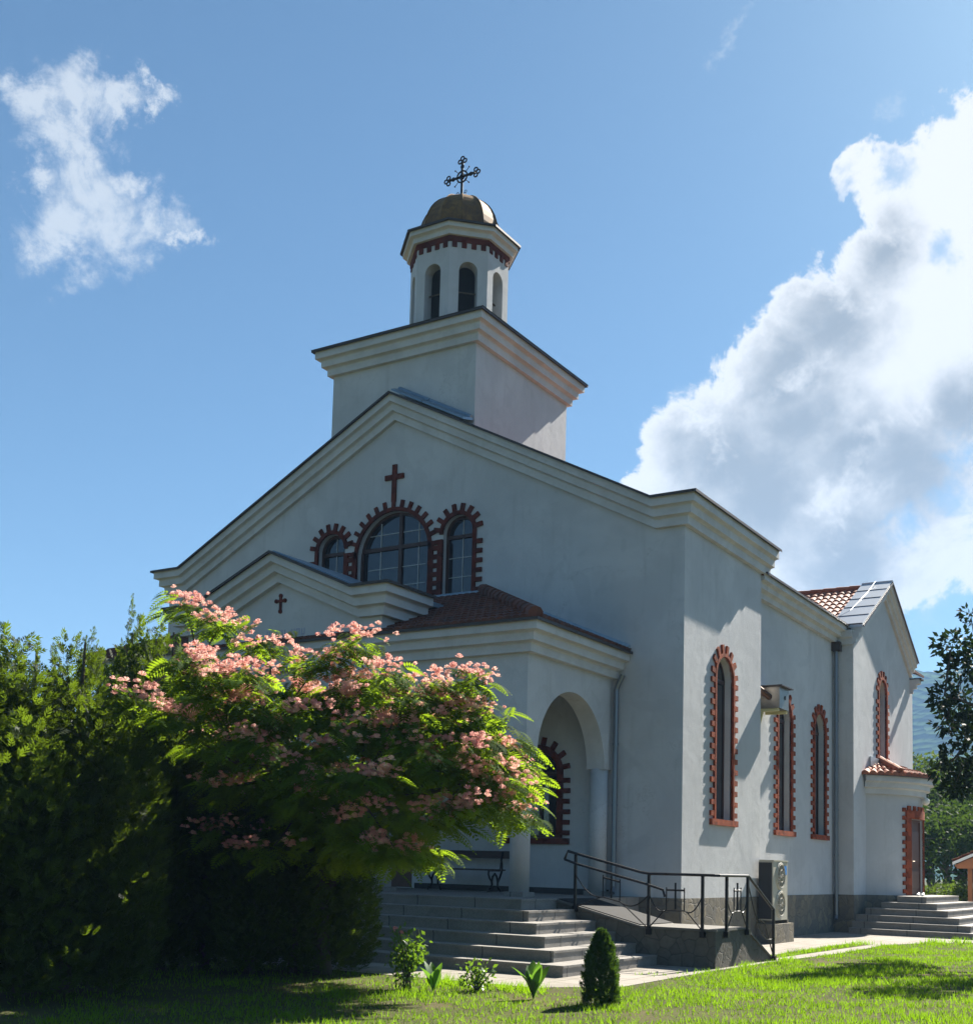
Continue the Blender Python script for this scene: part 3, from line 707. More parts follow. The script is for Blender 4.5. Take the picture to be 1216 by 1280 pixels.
# belfry
RB = 1.27; ap = RB*math.cos(PI/8); hwf = RB*math.sin(PI/8)
def MO(k):
    a = -PI/2+k*PI/4; nx, ny = math.cos(a), math.sin(a); tx, ty = -ny, nx
    return lambda u, z, d: (c0[0]+nx*(ap+d)+tx*u, c0[1]+ny*(ap+d)+ty*u, z)
m = MB(); op = dict(c=0.0, hw=0.235, z0=14.35, zs=16.17)
sc = MB(); bt = MB(); bars = []
for k in range(8):
    M = MO(k); wall_open(m, M, [-hwf, hwf], lambda u: 14.1, lambda u: 17.1, [op], 0.32)
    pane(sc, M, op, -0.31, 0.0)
    e = 0.03*math.tan(PI/8)
    bt.mbox(M, -hwf-e, hwf+e, 16.88, 17.03, -0.02, 0.03)
    for i in range(4):
        u = -hwf+(i+0.5)*(2*hwf/4); bt.mbox(M, u-0.062, u+0.062, 16.74, 16.879, -0.02, 0.028)
    bar = MB(); bar.mbox(M, -0.235, 0.235, 15.68, 15.71, -0.23, -0.20); bars.append(bar)
bd = m.build('belfry_wall', M_pl, church)
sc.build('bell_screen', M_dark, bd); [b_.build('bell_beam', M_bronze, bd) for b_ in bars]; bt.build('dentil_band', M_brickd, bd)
pth = []; ou = []
for k in range(8):
    a = -PI/2+PI/8+k*PI/4; pth.append((c0[0]+RB*math.cos(a), c0[1]+RB*math.sin(a), 17.02)); q = 1/math.cos(PI/8); ou.append((q*math.cos(a), q*math.sin(a)))
cornice(church, pth, ou, 0.27, 0.215, True, steps=2)
m = MB(); prof = [(1.42, 17.30), (1.10, 17.36), (1.06, 17.50)]
for i in range(1, 10):
    a = PI/2*i/10; prof.append((1.06*math.cos(a)**0.85, 17.50+1.14*math.sin(a)))
prof.append((0.05, 18.66))
NG = 12
m.lathe(prof, c0, NG, PI/NG*0.4); dm = m.build('dome', M_dome, church)
m = MB()
for j in range(NG):
    q = PI/NG*0.4+2*PI*j/NG
    m.tube([(c0[0]+(r+0.005)*math.cos(q), c0[1]+(r+0.005)*math.sin(q), z+0.004) for r, z in prof[1:]], 0.016, 5)
m.build('dome_seam', M_dome, dm)
# ornate cross of the dome
m = MB(); X, Y = c0
def B(x, z): return (X+x, Y, z)
m.tube([B(0, 18.55), B(0, 19.68)], 0.035, 8); m.lathe([(0.09, 18.62), (0.07, 18.72), (0.035, 18.78)], c0, 12)
zc = 19.29
m.tube([B(-0.40, zc), B(0.40, zc)], 0.032, 8)
def ring(x, z, r, w, n=14): m.tube([B(x+r*math.cos(2*PI*i/n), z+r*math.sin(2*PI*i/n)) for i in range(n+1)], w, 6)
ring(0, zc, 0.155, 0.022); ring(0, zc, 0.075, 0.014)
for (dx, dz) in ((1, 0), (-1, 0), (0, 1)):
    ex, ez = dx*0.44, zc+dz*0.44
    for (ax, az_) in ((dx*0.055, dz*0.055), (dz*0.075-dx*0.02, dx*0.075-dz*0.02), (-dz*0.075-dx*0.02, -dx*0.075-dz*0.02)):
        ring(ex+ax, ez+az_, 0.052, 0.02, 10)
    ring(dx*0.27, zc+dz*0.27, 0.045, 0.016, 10)
for q in (45, 135, 225, 315):
    a = math.radians(q); m.tube([B(0.15*math.cos(a), zc+0.15*math.sin(a)), B(0.29*math.cos(a), zc+0.29*math.sin(a))], 0.009, 5)
    m.ball((X+0.30*math.cos(a), Y, zc+0.30*math.sin(a)), 0.022)
for s in (-1, 1):
    m.tube([B(s*(0.02+0.12*t), 18.72+0.10*math.sin(t*PI)+0.05*t) for t in np.linspace(0, 1, 8)], 0.009, 5)
    ring(s*0.12, 18.86, 0.035, 0.008, 10)
m.build('dome_cross', M_iron, church)

# ------------------------------------------------------------------ porch (part of the church)
PX0, PX1, PY, TH = -12.70, -1.55, -3.52, 0.40
SPZ = 3.60
def arch_wall(mb, M, u0, u1, zt, arches, th):
    br = {u0, u1}
    for c, r in arches:
        for i in range(33): br.add(c-r*math.cos(PI*i/32))
    br = sorted(br)
    def zb(u, m_):
        for c, r in arches:
            if abs(m_-c) < r: return SPZ+math.sqrt(max(0, r*r-(u-c)**2))
        return SPZ
    for a, b in zip(br[:-1], br[1:]):
        m_ = (a+b)/2; za, zb_ = zb(a, m_), zb(b, m_)
        mb.hexa([M(a, za, 0), M(b, zb_, 0), M(b, zb_, -th), M(a, za, -th), M(a, zt, 0), M(b, zt, 0), M(b, zt, -th), M(a, zt, -th)])
m = MB()
arch_wall(m, MF(PY), PX0, PX1, 5.75, [(-3.30, 1.32), (-11.20, 1.16)], TH)
arch_wall(m, MS(PX1), PY+TH, -0.01, 5.75, [(-1.74, 1.38)], TH)
arch_wall(m, lambda u, z, d: (PX0-d, u, z), PY+TH, -0.01, 5.75, [(-1.74, 1.38)], TH)
m.box(PX0+TH, PX1-TH, PY+TH, -0.02, 5.30, 5.42)
m.build('porch_wall', M_pl, church)
def col(x, y, r=0.185):
    m = MB(); m.lathe([(r, 1.12), (r, SPZ+0.01)], (x, y), 28); c = m.build('column', M_pl, church, True)
    for p in c.data.polygons:
        if len(p.vertices) > 4: p.use_smooth = False
    b = MB(); b.box(x-r-0.02, x+r+0.02, y-r-0.02, y+r+0.02, 1.04, 1.13); b.build('column_base', M_gran, c)
for x, y in ((PX1-0.2, PY+0.2), (PX1-0.2, -0.19), (-4.85, PY+0.2), (-9.85, PY+0.2), (PX0+0.2, PY+0.2), (PX0+0.2, -0.19)): col(x, y)
cornice(church, [(PX0, -0.02, 5.48), (PX0, PY, 5.48), (PX1, PY, 5.48), (PX1, -0.02, 5.48)], [(-1, 0), (-1, -1), (1, -1), (1, 0)], 0.52, 0.37)
# porch roof: three tiled slopes with hips
e0 = PY-0.37; zE, zT = 6.03, 7.62; xr, xl = PX1+0.37, PX0-0.37
m = MB(); Vf = np.array([0, -e0, zT-zE]); lf = np.linalg.norm(Vf)
hipx = 3.60
tile_field(m, (xl, e0, zE), (1, 0, 0), Vf, xr-xl, lf-0.02, lambda u, v: hipx*v/lf <= u <= (xr-xl)-hipx*v/lf, 0.165, 0.30, 0.04)
for X0, s in ((xr, -1), (xl, 1)):
    V = np.array([s*hipx, 0, zT-zE]); lv = np.linalg.norm(V)
    tile_field(m, (X0, e0, zE), (0, 1, 0), V, -e0-0.02, lv-0.02, lambda u, v: u >= -e0*v/lv, 0.165, 0.30, 0.04)
m.build('porch_roof', M_tiled, church)
m = MB(); ridge_tiles(m, (xr-0.05, e0+0.05, zE+0.08), (xr-hipx, -0.05, zT+0.08), 0.13); m.build('hip_tiles', M_tiled, church); m = MB(); ridge_tiles(m, (xl+0.05, e0+0.05, zE+0.08), (xl+hipx, -0.05, zT+0.08), 0.13)
m.build('hip_tiles', M_tiled, church)
m = MB(); m.hexa([(xl+hipx, -0.22, zT-0.02), (xr-hipx, -0.22, zT-0.02), (xr-hipx, -0.004, zT-0.02), (xl+hipx, -0.004, zT-0.02), (xl+hipx, -0.22, zT), (xr-hipx, -0.22, zT), (xr-hipx, -0.004, zT+0.09), (xl+hipx, -0.004, zT+0.09)])
m.hexa([(xr-hipx, -0.16, zT-0.04), (xr+0.0, -0.16, zE+0.0), (xr+0.0, -0.004, zE+0.0), (xr-hipx, -0.004, zT-0.04), (xr-hipx, -0.16, zT+0.06), (xr, -0.16, zE+0.10), (xr, -0.004, zE+0.16), (xr-hipx, -0.004, zT+0.12)])
m.build('wall_flashing', simple('pale_blue_sheet', (0.33, 0.42, 0.50), 0.5, 0.2, 0.25, 4), church)
# portal: projecting gabled centre of the porch
QX0, QX1, QY = -9.95, -4.70, -3.80; QE, QR, QK = 6.38, 7.30, 0.50
QC = (QX0+QX1)/2
m = MB()
def qg(u):
    a = abs(u-QC); e = (QX1-QX0)/2-QK
    return QE if a >= e else QE+(QR-QE)*(1-a/e)
def qb(u): return SPZ+math.sqrt(max(0, 1.95**2-(u-QC)**2)) if abs(u-QC) < 1.95 else SPZ
br = sorted({QX0, QX0+QK, QX1-QK, QX1} | {QC-1.95*math.cos(PI*i/32) for i in range(33)})
for a, b in zip(br[:-1], br[1:]):
    mm = (a+b)/2; za, zb_ = (qb(a), qb(b)) if abs(mm-QC) < 1.95 else (SPZ, SPZ)
    m.hexa([(a, QY, za), (b, QY, zb_), (b, PY-0.002, zb_), (a, PY-0.002, za), (a, QY, qg(a)+0.35), (b, QY, qg(b)+0.35), (b, PY-0.002, qg(b)+0.35), (a, PY-0.002, qg(a)+0.35)])
m.prism([(QX0+0.02, 5.9), (QX0+0.02, QE+0.35), (QX0+QK, QE+0.35), (QC, QR+0.35), (QX1-QK, QE+0.35), (QX1-0.02, QE+0.35), (QX1-0.02, 5.9)], 'y', PY, -1.75)
m.build('portal_wall', M_pl, church)
for x in (QX0+0.25, QX1-0.25): col(x, QY-0.12+0.32, 0.2)
cornice(church, [(QX0, -2.6, QE), (QX0, QY, QE), (QX0+QK, QY, QE), (QC, QY, QR), (QX1-QK, QY, QE), (QX1, QY, QE), (QX1, -2.6, QE)],
        [(-1, 0), (-1, -1), (0, -1), (0, -1), (0, -1), (1, -1), (1, 0)], 0.56, 0.37, name='portal_cornice')
m = MB()
for s in (-1, 1):
    xk = QC+s*((QX1-QX0)/2-QK); xe = QC+s*((QX1-QX0)/2+0.01)
    for (xa, za, xb, zb_) in ((QC, QR+0.58, xk, QE+0.58), (xk, QE+0.58, xe, QE+0.58)):
        m.hexa([(xa, QY-0.3, za-0.05), (xb, QY-0.3, zb_-0.05), (xb, -1.7, zb_-0.05), (xa, -1.7, za-0.05), (xa, QY-0.3, za+0.045), (xb, QY-0.3, zb_+0.045), (xb, -1.7, zb_+0.045), (xa, -1.7, za+0.045)])
m.build('portal_roof', M_blue, church)
# small trefoil cross and painted lettering on the portal gable
m = MB(); FQ = MF(QY); z0 = 6.88
m.mbox(FQ, QC-0.030, QC+0.030, z0-0.17, z0+0.12, -0.01, 0.025); m.mbox(FQ, QC-0.10, QC-0.0305, z0+0.015, z0+0.07, -0.01, 0.025); m.mbox(FQ, QC+0.0305, QC+0.10, z0+0.015, z0+0.07, -0.01, 0.025)
for (dx, dz) in ((0, 0.15), (-0.115, 0.042), (0.115, 0.042), (0, -0.18)):
    n = 12; v = [FQ(QC+dx+0.045*math.cos(2*PI*i/n), z0+dz+0.045*math.sin(2*PI*i/n), q) for q in (-0.01, 0.029) for i in range(n)]
    m.add(v, [tuple(range(n)), tuple(range(2*n-1, n-1, -1))]+[(i, (i+1) % n, n+(i+1) % n, n+i) for i in range(n)])
m.build('portal_cross', M_brickd, church)
m = MB(); x = QC-0.35
for wd in (4, 3):
    for i in range(wd):
        m.mbox(FQ, x, x+0.025, 6.17, 6.31, -0.004, 0.006); m.mbox(FQ, x+0.07, x+0.095, 6.17, 6.31, -0.004, 0.006)
        zz_ = random.choice((6.17, 6.23, 6.285)); m.mbox(FQ, x+0.026, x+0.069, zz_, zz_+0.025, -0.004, 0.006); x += 0.135
    x += 0.12; m.build('portal_lettering', M_letter, church); m = MB()

# round side annex (apse) with its door
AC_, AR = (-1.16, 14.80), 2.47
MA = MC(AC_, AR)
half = math.acos((TX-AC_[0])/AR)
thd0, thd1 = -0.235, 0.315; DO = dict(c=(thd0+thd1)/2, hw=(thd1-thd0)/2, z0=1.04, zs=3.26, rise=0.0)
us = list(np.linspace(-half-0.04, half+0.04, 49))
m = MB(); wall_open(m, MA, us, lambda u: 1.0, lambda u: 4.2, [DO], 0.17, False)
m.build('annex_wall', M_pl, church)
m = MB(); pp = [MA(u, 0, 0.02)[:2] for u in us]; pp += [(0.0, pp[-1][1]), (0.0, pp[0][1])]
m.prism(pp, 'z', 0, 1.035); m.build('annex_plinth', M_stone, church)
pth = [MA(u, 3.92, 0) for u in us]; ou = [(math.cos(u), -math.sin(u)) for u in us]
cornice(church, pth, ou, 0.52, 0.33, name='annex_cornice')
m = MB()
nt = 26; r_out, z_out, z_in = AR+0.40, 4.46, 5.0
apex_x = TX-0.15
for i in range(nt):
    a0_, a1_ = -half-0.10+(2*half+0.2)*i/nt, -half-0.10+(2*half+0.2)*(i+1)/nt
    for cidx in range(4):
        f0, f1 = cidx/4, (cidx+1)/4+0.02
        def P(a, f, h):
            ex, ey = AC_[0]+r_out*math.cos(a), AC_[1]-r_out*math.sin(a)
            ix, iy = apex_x, AC_[1]-(r_out*math.sin(a))*0.12
            return (ex+(ix-ex)*f, ey+(iy-ey)*f, z_out+(z_in-z_out)*f+h)
        sub = 5
        for s in range(sub):
            b0, b1 = a0_+(a1_-a0_)*s/sub, a0_+(a1_-a0_)*(s+1)/sub
            h0 = 0.075*math.sin(PI*s/sub); h1 = 0.075*math.sin(PI*(s+1)/sub)
            m.quad(P(b0, f0, h0+0.035), P(b1, f0, h1+0.035), P(b1, f1, h1), P(b0, f1, h0))
            m.quad(P(b0, f0, -0.02), P(b1, f0, -0.02), P(b1, f0, h1+0.035), P(b0, f0, h0+0.035))
ridge_tiles(m, (TX, AC_[1]-0.55, 5.03), MA(0.62, 4.60, 0.30), 0.11)
m.build('annex_roof', M_tile, church)
m = MB(); m.box(TX+0.004, TX+0.06, AC_[1]-1.7, AC_[1]+1.7, 4.75, 5.02); m.build('annex_flashing', M_zinc, church)
# brick trim round the annex door
m = MB(); bw = 0.10; tu = 0.055
def mcurve(u0, u1, z0, z1, d0, d1, n=6):
    for i in range(n): m.mbox(MA, u0+(u1-u0)*i/n, u0+(u1-u0)*(i+1)/n, z0, z1, d0, d1)
for s, e in ((1, thd1), (-1, thd0)):
    m.mbox(MA, min(e, e+s*bw), max(e, e+s*bw), 1.05, 3.26, -0.03, 0.045)
    z = 1.10
    while z < 3.45: m.mbox(MA, min(e+s*bw, e+s*(bw+tu)), max(e+s*bw, e+s*(bw+tu)), z, z+0.115, -0.03, 0.042); z += 0.235
mcurve(thd0-bw, thd1+bw, 3.262, 3.50, -0.06, 0.06, 8)
for i in range(6):
    u = thd0-bw+(thd1-thd0+2*bw)*(i+0.5)/6; m.mbox(MA, u-0.03, u+0.03, 3.502, 3.63, -0.03, 0.045)
m.build('brick_surround', M_brick, church)
m = MB(); mid = (thd0+thd1)/2
m.mbox(MA, thd0, thd0+0.02, 1.06, 3.25, -0.17, -0.07); m.mbox(MA, thd1-0.02, thd1, 1.06, 3.25, -0.17, -0.07); m.mbox(MA, thd0+0.02, thd1-0.02, 3.19, 3.25, -0.17, -0.07)
m.mbox(MA, thd0+0.02, thd1-0.02, 1.06, 3.188, -0.16, -0.12)
for z0, z1 in ((1.25, 1.75), (1.95, 2.9)): m.mbox(MA, mid-0.16, mid+0.16, z0, z1, -0.122, -0.105)
dr = m.build('door', M_door, church)
m = MB(); m.tube([MA(mid+0.19, 2.02, -0.12), MA(mid+0.19, 2.02, -0.05), MA(mid+0.13, 2.02, -0.05)], 0.014, 6); m.build('handle', M_bronze, dr)

# downpipes
def downpipe(x, y, z0, z1, top):
    m = MB(); m.tube(top+[(x, y, z1), (x, y, z0+0.12), (x+0.02, y-0.10, z0)], 0.055, 10)
    for z in np.arange(z0+0.5, z1, 1.25): m.lathe([(0.066, z), (0.066, z+0.05)], (x, y), 10)
    return m.build('downpipe', M_pipe, church)
downpipe(-1.42, -0.12, 1.1, 5.25, [(-1.28, -0.12, 5.55), (-1.36, -0.12, 5.40)])
downpipe(-0.20, 11.35, 0.35, 7.85, [(-0.14, 11.35, 8.15), (-0.17, 11.35, 8.0)])
m = MB(); m.box(-0.30, -0.06, 11.22, 11.44, 7.85, 8.10); m.build('hopper_head', M_flash, church)

# ------------------------------------------------------------------ stairs, ramp
SX0, SY0, SZ0 = -0.89, -4.70, 1.04; TXr, TYr, RS = 0.385, 0.41, 1.04/6
m = MB()
RW = -3.44       # where the stairs meet the ramp
for k in range(6):
    z1 = SZ0-RS*k; z0 = 0 if k == 5 else z1-RS
    xr_, yf = SX0+TXr*k, SY0-TYr*k; xl_ = 2*CX-xr_
    yb = RW
    m.box(xl_, xr_, yf, yb, z0, z1-0.035)
    m.box(xl_-0.012, xr_+0.012, yf-0.012, yb, z1-0.035, z1)
m.box(2*CX+0.89, SX0, RW+0.001, -0.03, 0, 1.036)
st = m.build('entrance_steps', M_gran)
tag(st, 'wide grey granite steps leading up to the arched front porch', 'steps')
# side steps, three-sided
m = MB(); T2 = 0.35
for k in range(6):
    z1 = 1.03-RS*k; z0 = 0 if k == 5 else z1-RS
    xr_, yf, xl_ = 1.93+T2*k, 12.60-T2*k, max(1.15-T2*k, TX+0.03)
    m.box(xl_, xr_, yf, 17.0+T2*k if k else 17.0, z0, z1-0.035); m.box(xl_, xr_+0.012, yf-0.012, 17.012+T2*k, z1-0.035, z1)
st2 = m.build('side_steps', M_gran)
tag(st2, 'short flight of dark stone steps at the brown side door of the round annex', 'steps')

ramp = thing('wheelchair_ramp', 'low concrete ramp with black iron railing beside the front steps', 'ramp')
LZ, LX0, LX1, LY0, LY1 = 0.645, 0.75, 2.07, -3.46, -2.08
m = MB()
m.prism([(-0.88, 0.0), (LX1, 0.0), (LX1, LZ-0.04), (LX0, LZ-0.04), (-0.88, 0.98)], 'y', LY0, LY1)
m.hexa([(LX1-1.2, LY1, 0), (LX1, LY1, 0), (LX1, -0.72, 0), (LX1-1.2, -0.72, 0), (LX1-1.2, LY1, LZ-0.04), (LX1, LY1, LZ-0.04), (LX1, -0.72, 0.02), (LX1-1.2, -0.72, 0.02)])
m.build('side_wall', M_ramp, ramp)
m = MB()
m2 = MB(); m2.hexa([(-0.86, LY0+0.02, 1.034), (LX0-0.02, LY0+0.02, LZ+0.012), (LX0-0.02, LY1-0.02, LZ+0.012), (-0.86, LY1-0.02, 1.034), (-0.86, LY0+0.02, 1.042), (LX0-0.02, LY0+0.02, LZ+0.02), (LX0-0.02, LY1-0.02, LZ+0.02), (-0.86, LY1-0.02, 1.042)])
m2.build('deck_shade_sheet', simple('deck_shade_black', (0.022, 0.021, 0.020), 0.85, 0, 0.3, 8, 0.3, 80, 0.2), ramp)  # added thin sheet: shade on the sloped deck painted as near-black colour
m.hexa([(-0.88, LY0-0.03, 0.985), (LX0, LY0-0.03, LZ-0.036), (LX0, LY1, LZ-0.036), (-0.88, LY1, 0.985), (-0.88, LY0-0.03, 1.03), (LX0, LY0-0.03, LZ), (LX0, LY1, LZ), (-0.88, LY1, 1.03)])
m.box(LX0, LX1+0.03, LY0-0.03, LY1, LZ-0.036, LZ)
m.hexa([(LX1-1.2, LY1, LZ-0.036), (LX1+0.03, LY1, LZ-0.036), (LX1+0.03, -0.70, 0.024), (LX1-1.2, -0.70, 0.024), (LX1-1.2, LY1, LZ), (LX1+0.03, LY1, LZ), (LX1+0.03, -0.70, 0.05), (LX1-1.2, -0.70, 0.05)])
m.build('deck', M_deck, ramp)
# railing
ry = LY0-0.05; rx = LX1+0.05; HR = 0.90
rm = MB()
slope = (1.03-LZ)/(LX0+0.88)
def dz(x): return LZ if x >= LX0 else LZ+(LX0-x)*slope
top = [(-0.72, ry, dz(-0.72)+HR-0.16), (-0.66, ry, dz(-0.66)+HR), (LX0, ry, LZ+HR), (0.9, ry, LZ+HR-0.02), (rx-0.05, ry, LZ+HR-0.02), (rx, ry+0.05, LZ+HR-0.02), (rx, LY1, LZ+HR-0.02), (rx, -0.72, 0.92)]
rm.tube(top, 0.024, 8)
rm.tube([(-0.72, ry, dz(-0.72)+HR-0.16), (-0.45, ry-0.06, dz(-0.45)+HR-0.17), (LX0+0.1, ry-0.06, LZ+HR-0.19), (1.18, ry-0.06, LZ+HR-0.28), (1.22, ry-0.06, LZ+HR-0.40)], 0.022, 8)
rl = rm.build('railing', M_iron, ramp)
def post(x, y, zb, zt_):
    p = MB(); p.box(x-0.022, x+0.022, y-0.022, y+0.022, zb, zt_); p.box(x-0.04, x+0.04, y-0.03, y+0.05, zb-0.01, zb+0.09)
    p.build('post', M_iron, rl)
for (x, y, zb, zt_) in ((-0.50, ry, dz(-0.50)-0.10, dz(-0.5)+HR-0.02), (0.90, ry, LZ-0.13, LZ+HR-0.04), (1.86, ry, LZ-0.13, LZ+HR-0.04), (rx, -3.10, LZ-0.13, LZ+HR-0.04), (rx, LY1-0.02, LZ-0.12, LZ+HR-0.04), (rx, -0.74, 0.0, 0.92)):
    post(x, y, zb, zt_)
def ornament(P, w, h, base):
    """cross between two short bars, held by bowed rods; P(s, z) maps panel to space"""
    o = MB(); c = w/2; t = 0.011
    o.tube([P(c, base+0.30), P(c, base+h-0.06)], 0.017, 6); o.tube([P(c-0.16, base+0.30+0.36*(h-0.36)/0.5), P(c+0.16, base+0.30+0.36*(h-0.36)/0.5)], 0.017, 6)
    for s in (-1, 1):
        o.tube([P(c+s*0.16, base+0.28), P(c+s*0.16, base+h-0.14)], t, 6)
        o.tube([P(c+s*(0.16+(c-0.16)*q), base+0.28+0.26*q*q-0.06*math.sin(PI*q)) for q in np.linspace(0, 1, 9)], t, 6)
        o.tube([P(c+s*(0.20+(c-0.20)*q), base+0.27-0.30*q) for q in np.linspace(0, 1, 5)], t, 6)
    o.tube([P(c-0.16, base+0.28), P(c+0.16, base+0.28)], t, 6)
    o.build('cross_panel', M_iron, rl)
ornament(lambda s, z: (-0.50+s, ry, dz(-0.5)-slope*s*0.93+z), 1.40, 0.80, 0.0)
ornament(lambda s, z: (0.90+s, ry, LZ+z), 0.96, 0.80, 0.0)
ornament(lambda s, z: (rx, -3.10+s, LZ+z), 1.0, 0.82, 0.0)
o = MB(); o.tube([(rx, LY1+1.32*q, LZ*(1-q)+0.75-1.0*math.sin(PI*q)*0.35-0.35*q) for q in np.linspace(0, 1, 10)], 0.011, 6)
o.tube([(rx, LY1+0.55, 0.78), (rx, LY1+0.85, 0.70), (rx, -0.76, 0.10)], 0.011, 6); o.build('bowed_rod', M_iron, rl)

# ------------------------------------------------------------------ bench on the porch
bench = thing('bench', 'dark bench with curly cast iron legs under the front porch', 'bench')
bx0, bx1, by, bz = -5.55, -3.88, -0.62, 1.04
m = MB()
for i in range(4): m.box(bx0-0.08, bx1+0.08, by-0.26+i*0.125, by-0.26+i*0.125+0.10, bz+0.44, bz+0.475)
m.build('seat', M_bench, bench)
m = MB()
m.hexa([(bx0-0.12, by+0.27, bz+0.70), (bx1+0.12, by+0.27, bz+0.70), (bx1+0.12, by+0.30, bz+0.70), (bx0-0.12, by+0.30, bz+0.70), (bx0-0.12, by+0.31, bz+0.86), (bx1+0.12, by+0.31, bz+0.86), (bx1+0.12, by+0.34, bz+0.86), (bx0-0.12, by+0.34, bz+0.86)])
m.build('backrest', M_bench, bench)
for x in (bx0+0.1, bx1-0.05):
    m = MB(); T = lambda L, r=0.022: m.tube([(x, by+a, bz+b) for a, b in L], r, 7)
    T([(-0.24, 0.44), (-0.25, 0.36), (-0.20, 0.28), (-0.12, 0.22), (-0.10, 0.15), (-0.14, 0.09), (-0.24, 0.05), (-0.26, 0.0)])
    T([(-0.12, 0.20), (-0.08, 0.32), (0.0, 0.38), (0.08, 0.32), (0.12, 0.20), (0.12, 0.12), (0.20, 0.06), (0.24, 0.0)])
    T([(0.13, 0.20), (0.22, 0.32), (0.29, 0.45), (0.28, 0.58), (0.25, 0.66), (0.30, 0.84)])
    T([(-0.26, 0.44), (0.2, 0.44), (0.24, 0.62)], 0.018)
    m.build('leg', M_iron, bench)

# ------------------------------------------------------------------ things on the side wall
ac = thing('air_conditioner', 'cream outdoor air conditioner with two round fans at the side wall', 'air conditioner')
ax0, ax1, ay0, ay1, az0, az1 = 0.06, 0.40, 4.30, 5.30, 0.52, 1.85
m = MB(); m.box(ax0, ax1, ay0, ay1, az0, az1); m.box(ax0+0.02, ax1+0.02, ay0-0.02, ay1+0.02, az1, az1+0.03)
m.build('casing', M_cream, ac)
m = MB(); m.box(ax0+0.005, ax1-0.03, ay0-0.010, ay0-0.001, az0+0.03, az1-0.03)
for i in range(22): m.box(ax0+0.01, ax1-0.04, ay0-0.018, ay0-0.0105, az0+0.05+i*0.057, az0+0.05+i*0.057+0.03)
m.build('side_fins', M_grey, ac)
for zf in (az0+0.36, az0+1.0):
    m = MB(); yc = ay0+0.48
    for r in (0.26, 0.14):
        m.tube([(ax1+0.03+0.02*(0.27-r)/0.27, yc+r*math.cos(q), zf+r*math.sin(q)) for q in np.linspace(0, 2*PI, 25)], 0.009, 5, False)
    for q in np.linspace(0, 2*PI, 13)[:-1]:
        m.tube([(ax1+0.045, yc+0.03*math.cos(q), zf+0.03*math.sin(q)), (ax1+0.02, yc+0.28*math.cos(q), zf+0.28*math.sin(q))], 0.006, 4)
    n = 28; v = [(ax1+0.004, yc+0.28*math.cos(2*PI*i/n), zf+0.28*math.sin(2*PI*i/n)) for i in range(n)]
    m.tube([(ax1, yc+0.29*math.cos(q), zf+0.29*math.sin(q)) for q in np.linspace(0, 2*PI, 25)], 0.03, 6, False)
    f = m.build('fan_grille', M_cream, ac)
    g = MB(); g.add(v, [tuple(range(n))]); g.build('fan_opening', M_fan, f)
m = MB(); m.box(ax1+0.001, ax1+0.004, ay1-0.24, ay1-0.06, az1-0.30, az1-0.10); m.build('sticker', M_bluel, ac)
m = MB(); m.box(0.025, 0.46, 4.22, 5.6, 0.0, 0.44); m.box(0.06, 0.40, 4.34, 4.42, 0.44, 0.52); m.box(0.06, 0.40, 5.30, 5.38, 0.44, 0.52)
tag(m.build('concrete_base', M_stone), 'rough stone block carrying the cream air conditioner', 'stone block')

duct = thing('flue_box', 'square steel flue box with brown pipe fixed high above a slim window', 'vent box')
m = MB(); bxx0, bxx1, byy0, byy1, bzz0, bzz1 = -0.27, 0.28, 5.05, 5.72, 5.44, 5.95
m.box(bxx0, bxx1, byy0, byy1, bzz0, bzz1); m.build('casing', M_steel, duct)
m = MB(); m.box(bxx0-0.0, bxx1+0.09, byy0-0.09, byy1+0.09, bzz1+0.002, bzz1+0.03); m.build('lid', M_flash, duct)
m = MB(); m.tube([(-0.22, FD+0.0, 5.95), (-0.18, FD+0.05, 5.94), (0.02, byy0-0.02, 5.72), (0.03, byy0+0.02, 5.71)], 0.075, 12); m.build('pipe', M_brpipe, duct)
m = MB(); n = 12; m.lathe([(0.1, 0), (0.1, 0.02)], (0, 0), 12)
hole = MB(); hole.tube([(bxx1+0.001, 5.45, 5.72), (bxx1+0.012, 5.45, 5.72)], 0.05, 12); hole.build('inspection_hole', M_grey, duct)
m = MB(); m.box(bxx0, bxx1-0.03, byy1-0.09, byy1-0.02, bzz0-0.07, bzz0-0.002); m.build('bracket', M_yel, duct)
m = MB(); m.box(bxx0, bxx1-0.03, byy0+0.02, byy0+0.09, bzz0-0.07, bzz0-0.002)
m.hexa([(bxx0-0.02, byy0+0.02, 5.05), (bxx0+0.06, byy0+0.02, 5.05), (bxx0+0.06, byy0+0.09, 5.05), (bxx0-0.02, byy0+0.09, 5.05), (bxx0-0.02, byy0+0.02, 5.372), (bxx0+0.14, byy0+0.02, 5.372), (bxx0+0.14, byy0+0.09, 5.372), (bxx0-0.02, byy0+0.09, 5.372)])
m.build('bracket', M_yel, duct)

